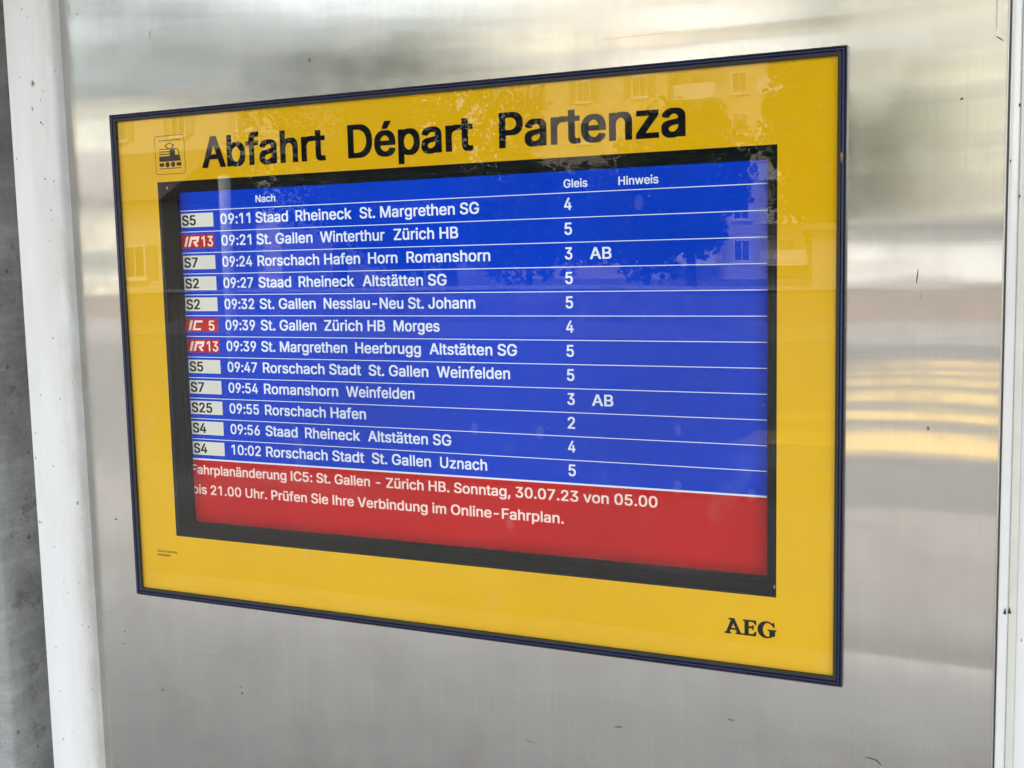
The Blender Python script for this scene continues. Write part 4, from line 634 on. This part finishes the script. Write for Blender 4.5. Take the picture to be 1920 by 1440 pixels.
for i, (line, tm, dests, trk, note) in enumerate(ROWS):
    sep = SEP0 - PITCH * i
    base = sep - 18.0 + .05 * i
    redb = line[0] == 'I'
    MB().quadxz(.0700 if redb else .0912, .1415, (sep - 20.3) / 1000, (sep - 3.3) / 1000, ys - .0004).build('line_badge', BRED if redb else BADGE, scr)['label'] = 'line badge ' + (line if not redb else line[:2] + ' ' + line[2:])
    lb = MB()
    if redb:
        for P_ in (I_P, R_P if line[1] == 'R' else C_P):
            P2 = [((94.2 + (x * .0745)) / 1000, (sep - 18.2 + z * .0525) / 1000) for x, z in P_]
            lb.poly([P2], yt)
        if line == 'IR13': text('', '13', 122.0, 139.6, sep - 18.4, 12.6, yt, None, None, mb=lb)
        else: text('', '5', 126.5, 135.4, sep - 18.4, 12.4, yt, None, None, mb=lb)
        lb.build('line_number', TXTR, scr)
    else:
        text('', line, 93.0, 93.0 + (21.5 if len(line) == 2 else 32.5), sep - 18.0, 12.4, yt, None, None, mb=lb, font=GT)
        lb.build('line_number', INK, scr)
    st('time_text', tm, 152.6, 197.6, base, 12.6, label='departure time ' + tm)
    dmb = MB()
    for t_, a, b in dests: text('', t_, a, b, base, 12.8, yt, None, None, mb=dmb)
    dmb.build('destination_text', TXT, scr)['label'] = 'destinations ' + ' '.join(d[0] for d in dests)
    st('track_number', trk, 607.0, 615.6, base, 12.8)
    if note: st('note_text', note, 635.4, 659.6, base - .2, 12.4)
st('notice_text', 'Fahrplanänderung IC5: St. Gallen - Zürich HB. Sonntag, 30.07.23 von 05.00', 87.4, 707.4, -453.6, 12.0, TXTR)
st('notice_text', 'bis 21.00 Uhr. Prüfen Sie Ihre Verbindung im Online-Fahrplan.', 87.6, 600.4, -479.2, 12.0, TXTR)

# ------------------------------------------------------------------ steel panel round the board
panel = empty('steel_panel', (0, 0, Z0), 'large brushed stainless steel panel round the departures board', 'wall panel')
SX0, SX1, SZ0, SZ1 = -.083, 1.0372, -1.62, .72
ysn = .0060
nx, nz = 60, 120
v = []; f = []; uv = []
import bisect
xs = sorted(set([SX0 + (SX1 - SX0) * i / nx for i in range(nx + 1)] + [.0012, W - .0012]))
zs = sorted(set([SZ0 + (SZ1 - SZ0) * i / nz for i in range(nz + 1)] + [-H + .0012, -.0012]))
for z in zs:
    for x in xs:
        dy = .0004 * noise.noise(Vector((x * 1.0, 3.1, z * 2.6)))      # the sheet is slightly oil-canned
        edge = min(1, max(0, min(x - SX0, SX1 - x) * 30))
        ins = max(-x, x - W, -H - z, z); kk = min(1, max(0, ins * 25))
        v.append((x, ysn + dy * edge * kk, z))
nxx = len(xs)
for j in range(len(zs) - 1):
    for i in range(nxx - 1):
        xm, zm = (xs[i] + xs[i + 1]) / 2, (zs[j] + zs[j + 1]) / 2
        if .0012 < xm < W - .0012 and -H + .0012 < zm < -.0012: continue
        f.append((j * nxx + i, j * nxx + i + 1, (j + 1) * nxx + i + 1, (j + 1) * nxx + i))
ps = obj('steel_sheet', v, f, STEEL, panel, True)
uvl = ps.data.uv_layers.new(name='UVMap')
for lp in ps.data.loops:
    c = ps.data.vertices[lp.vertex_index].co
    uvl.data[lp.index].uv = (c.x, c.z)
def mark(x, z, w, h, ang=0, mat=SCRATCH, bend=0.0):
    n_ = 8; p = []
    for s_ in (1, -1):
        for i in range(n_ + 1):
            t = i / n_ if s_ > 0 else 1 - i / n_
            q = math.sin(t * math.pi) ** .6
            p.append(((t - .5) * w, s_ * h / 2 * q * random.uniform(.6, 1.1) + bend * math.sin(t * math.pi)))
    ca, sa = math.cos(R(ang)), math.sin(R(ang))
    p = [(x + a * ca - b * sa, z + a * sa + b * ca) for a, b in p]
    p = [q for k, q in enumerate(p) if k not in (n_, 2 * n_ + 1)] if False else p
    m_ = MB(); k0 = 0
    m_.v = [(a, ysn - .0011, b) for a, b in p]
    for i in range(n_):
        m_.f.append((i, i + 1, 2 * n_ - i, 2 * n_ + 1 - i)[::-1])
    m_.build('scratch_mark', mat, panel)
for a in MARKS: mark(*a[:5], SCRATCH if a[5] else DULL, a[6] if len(a) > 6 else 0.0)

# ------------------------------------------------------------------ white post on the left of the panel
def extrude_profile(name, prof, z0, z1, mat, parent=None, closed=True, smooth=True):
    n_ = len(prof); v = []; f = []
    for z in (z0, z1): v += [(x, y, z) for x, y in prof]
    for i in range(n_ if closed else n_ - 1):
        j = (i + 1) % n_
        f.append((i, j, n_ + j, n_ + i))
    o = obj(name, v, f, mat, parent, False)
    import bmesh
    bm = bmesh.new(); bm.from_mesh(o.data)
    if closed: bmesh.ops.recalc_face_normals(bm, faces=bm.faces)
    for fc in bm.faces: fc.smooth = smooth
    for e in bm.edges:
        if len(e.link_faces) == 2 and e.link_faces[0].normal.angle(e.link_faces[1].normal, 0) > R(35): e.smooth = False
    bm.to_mesh(o.data); bm.free()
    return o
post = empty('white_post', (0, 0, 0), 'white painted square steel post with rounded corners left of the panel', 'post')
pf = []
for cx, cy, a0, r in ((-.0905, -.0020, -90, .012), (-.0885, .052, 0, .010), (-.146, .052, 90, .010), (-.1525, -.0120, 180, .002)):
    for i in range(9):
        t = R(a0 + 90 * i / 8); pf.append((cx + r * math.cos(t), cy + r * math.sin(t)))
extrude_profile('post_tube', pf, 0, 2.62, WHITE, post)
def flake(x, z, w, h, y, mat, parent=post):
    pts = [(x + w / 2 * math.cos(2 * math.pi * i / 12) * random.uniform(.6, 1.2), z + h / 2 * math.sin(2 * math.pi * i / 12) * random.uniform(.6, 1.2)) for i in range(12)]
    MB().poly([pts], y).build('paint_chip', mat, parent)
flake(-.1103, Z0 + .0460, .0080, .0100, -.0143, simple('bare_primer', (.62, .58, .50), .8))
flake(-.1100, Z0 + .0460, .0042, .0075, -.0145, RUST)
for x, z, s in ((-.094, .155, .003), (-.121, .140, .0018), (-.132, .056, .0017), (-.093, .035, .0015), (-.101, -.0035, .003), (-.098, -.006, .002), (-.1, -.075, .0024), (-.093, -.115, .002), (-.104, -.28, .002), (-.118, -.45, .0022), (-.126, -.56, .0018), (-.098, -.36, .002), (-.135, -.70, .002)):
    flake(x, Z0 + z, s, s * random.uniform(.8, 1.7), -.01425, SCRATCH)

# ------------------------------------------------------------------ concrete column further left
def column():
    x1, y0, y1, x0 = -.2225, -.0210, .30, -.62
    c = .006
    v = []; f = []
    prof = [(x0, y0)] + [(x0 + (x1 - c - x0) * i / 14, y0) for i in range(1, 15)] + [(x1, y0 + c)] + [(x1, y0 + c + (y1 - y0 - c) * i / 14) for i in range(1, 15)] + [(x0, y1)]
    nz_ = 260; n_ = len(prof)
    for k in range(nz_ + 1):
        z = 2.62 * k / nz_
        for i, (x, y) in enumerate(prof):
            near = 1 if 12 <= i <= 17 else .3
            d = .0016 * near * noise.fractal(Vector((x * 20, y * 20, z * 26)), 1, 2, 4)
            v.append((x + d, y + d, z))
    for k in range(nz_):
        for i in range(n_):
            j = (i + 1) % n_
            f.append((k * n_ + i, k * n_ + j, (k + 1) * n_ + j, (k + 1) * n_ + i))
    o = obj('concrete_column', v, f, CONC, None, True)
    tag(o, 'rough grey concrete column at the far left behind the white post', 'column')
column()

# ------------------------------------------------------------------ folded metal jamb on the right
jamb = empty('door_jamb', (0, 0, 0), 'cream and white folded metal jamb right of the steel panel', 'door jamb')
JW = simple('jamb_gloss_white', (.78, .79, .76), .12, var=.04, scale=30, coat=.6)
JC = simple('jamb_cream', (.70, .70, .62), .25, var=.06, scale=25, coat=.3)
JS = simple('groove_dark', (.10, .11, .11), .4)
JA = simple('jamb_aluminium', (.6, .61, .6), .3, .8)
extrude_profile('aluminium_edge', [(1.0366, .012), (1.0366, .0028), (1.0371, .0022), (1.0378, .0022), (1.0383, .0028), (1.0383, .012)], 0, 2.62, JA, jamb, False)
extrude_profile('dark_groove', [(1.0383, .012), (1.0383, .0048), (1.0398, .0048), (1.0398, .012)], 0, 2.62, JS, jamb, False)  # gap beside the panel, coloured dark for its shadow line
pr = [(1.0398, .010), (1.0399, -.0015), (1.0404, -.0026), (1.0413, -.0031), (1.0438, -.0030), (1.0472, -.0018), (1.0482, -.0002), (1.0484, .0016)]
extrude_profile('rounded_fold', pr, 0, 2.62, JW, jamb, False)
pr = [(1.0484, .0018), (1.0487, .0008), (1.0494, .0002), (1.0503, .0004), (1.0512, .0012), (1.0530, .0014), (1.0548, .0014), (1.0556, .0022), (1.0558, .0050)]
extrude_profile('ridge_strip', pr, 0, 2.62, JC, jamb, False)
extrude_profile('flat_leaf', [(1.0559, .0052), (1.30, .0052), (1.30, .05)], 0, 2.62, WHITE, jamb, False, False)
for x, z, s in ((1.0476, -.0660, .0022), (1.0414, -.114, .0018), (1.0495, -.145, .002)):
    flake(x, Z0 + z, s * .7, s * 1.6, -.0034 if x < 1.046 else -.0022, SCRATCH, jamb)
for x, a in ((1.0458, -1), (1.0497, 1)):
    MB().poly([[(x - .0015, Z0 - .5245), (x + .0015, Z0 - .5245), (x + a * -.0002, Z0 - .518)]], -.0036 if x < 1.048 else -.0004).build('stain_mark', SCRATCH, jamb)

# ------------------------------------------------------------------ the shelter behind and above
STR = simple('block_wall_grey', (.55, .55, .53), .9)
tag(MB().box(-6, 8, .062, .30, 0, 2.62).build('light_block_wall', STR), 'unseen wall added behind the steel panel to block light from the back', 'wall')  # added out of sight so no light leaks in from behind
canopy = empty('shelter_canopy', (0, 0, 2.64), 'flat grey canopy over the board, out of the frame', 'canopy')
MB().box(-6, 8, -1.9, .6, 0, .12).build('canopy_slab', simple('canopy_grey', (.22, .22, .21), .9), canopy)

def ground_mat(name, a, b, scale=3):
    m, n, l, p = material(name)
    v = coords(n, l)
    f = noisetex(n, l, v, scale, 8, .7, .3, .7)
    g = noisetex(n, l, v, scale * 30, 3, .6, .3, .7)
    c = mixc(n, l, f, a, b)
    c = mixc(n, l, math_(n, l, 'MULTIPLY', g, .35), c, tuple(x * .6 for x in a))
    l.new(c, p.inputs['Base Color']); p.inputs['Roughness'].default_value = .9
    return m
G = MB(); G.v = [(-400, -400, 0), (400, -400, 0), (400, 400, 0), (-400, 400, 0)]; G.f = [(0, 1, 2, 3)]
tag(G.build('ground', ground_mat('paving', (.155, .144, .132), (.195, .181, .166))), kind='structure')
tag(MB().box(-8, 10, -3.5, .06, -.05, .006).build('brightened_floor', ground_mat('brightened_paving', (.33, .308, .283), (.41, .383, .352))), kind='structure')  # unseen floor coloured paler to offset the canopy's shade on it
tag(MB().box(-60, 60, -19, -6.2, -.05, .004).build('road', ground_mat('asphalt', (.105, .099, .093), (.135, .128, .12))), kind='structure')
YP = simple('yellow_road_paint', (.38, .275, .11), .7, var=.1)
cw = empty('pedestrian_crossing', (0, 0, .004), 'yellow painted pedestrian crossing on the road, mirrored in the steel panel', 'crossing')
for k in range(6):
    y1 = -8.45 - k * 1.42
    MB().box(-1.3, 3.2, y1 - .72, y1, 0, .004).build('painted_bar', YP, cw)
tag(MB().box(-60, 60, -23.5, -19, 0, .12).build('far_pavement', ground_mat('far_paving', (.16, .15, .14), (.20, .19, .175))), kind='structure')

# low wall opposite
WALLM = simple('garden_wall_stone', (.20, .165, .145), .95, var=.3, scale=3)
lw = empty('garden_wall', (0, -24, 0), 'low brown garden wall across the road, mirrored in the steel', 'wall')
for k in range(30):
    MB().box(-30 + k * 1.5, -28.52 + k * 1.5, -.15, .15, .0, .88).build('wall_segment', WALLM, lw)
MB().box(-30, 15, -.2, .2, .88, .96).build('coping', simple('coping_stone', (.4, .38, .35), .9), lw)

# houses
GLZ = simple('window_glass', (.05, .07, .09), .05, spec=.8); FRM = simple('window_frame', (.8, .8, .77), .5)
FLATR = simple('flat_roof_edge', (.20, .19, .18), .9)
ROOF = simple('roof_tile', (.17, .12, .095), .9, var=.25)
def house(loc, w, d, h, wallcol, shut, cols, rows, label, balc=False, flat=False, first=2.0, storey=2.9):
    o = empty('house', loc, label, 'house', None)
    wm = simple('stucco', wallcol, .9, var=.06, scale=.6)
    MB().box(-w / 2, w / 2, -d, 0, 0, h).build('wall', wm, o)
    if not flat:
        rf = MB(); e = .7
        rf.v = [(-w / 2 - e, -d - e, h), (w / 2 + e, -d - e, h), (w / 2 + e, e, h), (-w / 2 - e, e, h), (-w / 2 - e, -d / 2, h + d * .38), (w / 2 + e, -d / 2, h + d * .38)]
        rf.f = [(0, 1, 5, 4), (2, 3, 4, 5), (0, 4, 3), (1, 2, 5), (0, 3, 2, 1)]
        rf.build('roof', ROOF, o)
    else: MB().box(-w / 2 - .3, w / 2 + .3, -d - .3, .3, h, h + .2).build('roof', FLATR, o)
    sh = simple('shutter_paint', shut, .6)
    for r_ in range(rows):
        for c_ in range(cols):
            x = -w / 2 + w * (c_ + .5) / cols; z = first + storey * r_ - .7
            fr_ = MB()
            fr_.box(x - .58, x - .5, .003, .07, z, z + 1.5).box(x + .5, x + .58, .003, .07, z, z + 1.5).box(x - .5, x + .5, .003, .07, z + 1.42, z + 1.5).box(x - .03, x + .03, .012, .07, z + .08, z + 1.42).box(x - .5, x + .5, .003, .07, z, z + .08)
            wd = fr_.build('window', FRM, o)
            MB().box(x - .5, x + .5, .001, .02, z + .08, z + 1.42).build('pane', GLZ, wd)
            MB().box(x - .7, x + .7, .002, .16, z - .12, z - .02).build('sill', FRM, wd)
            if shut is not None and not balc:
                for s_ in (-1, 1):
                    MB().box(x + s_ * .88 - .28, x + s_ * .88 + .28, .004, .06, z, z + 1.5).build('shutter', sh, wd)
            if balc and c_ % 2 == 0:
                b_ = MB().box(x - 1.6, x + 1.6, .0, 1.3, z - .35, z - .2).build('balcony', FRM, o)
                MB().box(x - 1.6, x + 1.6, 1.25, 1.3, z - .2, z + .75).build('balustrade', FRM, b_)
    return o
house((-30.5, -80, 0), 13, 11, 24, (.56, .49, .38), (.22, .19, .14), 3, 7, 'tall cream house with shutters, mirrored in the glass above Partenza')
house((-19.2, -82, 0), 9.4, 12, 22, (.58, .52, .42), (.3, .25, .2), 3, 7, 'pale block with balconies, mirrored at the top right of the glass', balc=True, flat=True)
house((-52, -58, 0), 20, 9, 12.2, (.64, .58, .45), (.25, .3, .25), 4, 4, 'pale house mirrored in the top left corner of the glass', flat=True)
house((2.5, -70, 0), 21, 12, 20, (.40, .38, .29), (.3, .2, .15), 4, 6, 'beige house mirrored in the steel right of the board')
house((.6, -34, 0), 12, 6, 2.35, (.42, .41, .395), (.3, .3, .3), 3, 0, 'low white garage building mirrored in the steel panel', flat=True, first=1.7)
house((-40, -40, 0), 9, 7, 4.6, (.60, .54, .42), (.2, .25, .2), 3, 1, 'small cream house mirrored left of the board title', first=1.8)

# trees: tapered trunk, limbs and a cloud of leaf clumps
BARK = simple('bark', (.10, .075, .05), .95, var=.3)
LEAF = simple('leaf_green', (.07, .11, .028), .8, spec=.1, var=.4, scale=1.2)
LEAF2 = simple('leaf_dark', (.045, .07, .02), .8, spec=.1, var=.4, scale=1.2)
def tree(x, y, h, r, seed, leaf, label):
    rnd = random.Random(seed)
    o = empty('tree', (x, y, 0), label, 'tree')
    t = MB(); t.cyl((0, 0, 0), (0, 0, h * .55), h * .028, 10, h * .014, False)
    tips = []
    for i in range(9):
        a = rnd.uniform(0, 6.28); z = h * rnd.uniform(.28, .55); L = r * rnd.uniform(.55, .9)
        e = (L * math.cos(a), L * math.sin(a), z + L * rnd.uniform(.5, 1.3))
        t.cyl((0, 0, z), e, h * .010, 6, h * .003, False); tips.append(e)
    t.build('trunk', BARK, o, True)
    c = MB(); blobs = []
    for i in range(60):
        u = rnd.uniform(-1, 1); a = rnd.uniform(0, 6.28); k = rnd.uniform(.25, 1) ** .5
        q = (1 - u * u) ** .5
        blobs.append((r * k * q * math.cos(a), r * k * q * math.sin(a), h * .62 + h * .36 * k * u, r * rnd.uniform(.18, .38)))
    for bx, by, bz, br in blobs:
        for j in range(int(170 if r < 6 else 420)):
            d = Vector((rnd.gauss(0, 1), rnd.gauss(0, 1), rnd.gauss(0, 1))).normalized() * br * rnd.uniform(.5, 1.1)
            p = Vector((bx, by, bz)) + d
            s_ = rnd.uniform(.09, .20)
            n1 = Vector((rnd.gauss(0, 1), rnd.gauss(0, 1), rnd.gauss(0, 1))).normalized(); n2 = n1.orthogonal().normalized()
            k0 = len(c.v)
            c.v += [tuple(p + n1 * s_), tuple(p + n2 * s_ * .6), tuple(p - n1 * s_), tuple(p - n2 * s_ * .6)]
            c.f.append((k0, k0 + 1, k0 + 2, k0 + 3))
    c.build('crown', leaf, o)
for i, (x, y, h, r) in enumerate(((-30, -46, 13.5, 4.3), (-24.5, -47, 14.5, 4.2), (-12.5, -46, 7.8, 2.6), (-6.2, -46, 14, 2.9), (-60, -72, 26, 8.5), (-4.6, -37, 7.5, 2.6), (-21, -38, 5.5, 3.0), (-16, -37, 5.0, 2.8), (-11.5, -37, 5.2, 2.4), (-72, -70, 27, 8.5))):
    tree(x, y, h, r, i + 11, LEAF if i % 2 or i in (4, 9) else LEAF2, ['wide dark tree mirrored above Abfahrt', 'broad green tree mirrored above Départ', 'small tree mirrored right of the shuttered window', 'tall tree mirrored at the right edge of the glass', 'leafy tree mirrored in the steel at the upper left', 'low bushy tree mirrored right of the screen', 'round bush mirrored in the screen under Départ', 'wide low bush mirrored under the word Partenza', 'small bush mirrored beside the low garage', 'very tall tree rising behind the far left house'][i])

lamp = empty('pale_post', (-8.3, -10.6, 0), 'pale metal pole mirrored in the glass below Abfahrt', 'pole')
MB().cyl((0, 0, 0), (0, 0, 2.75), .075, 16).build('pole_tube', simple('pole_white', (.75, .76, .76), .4), lamp, True)
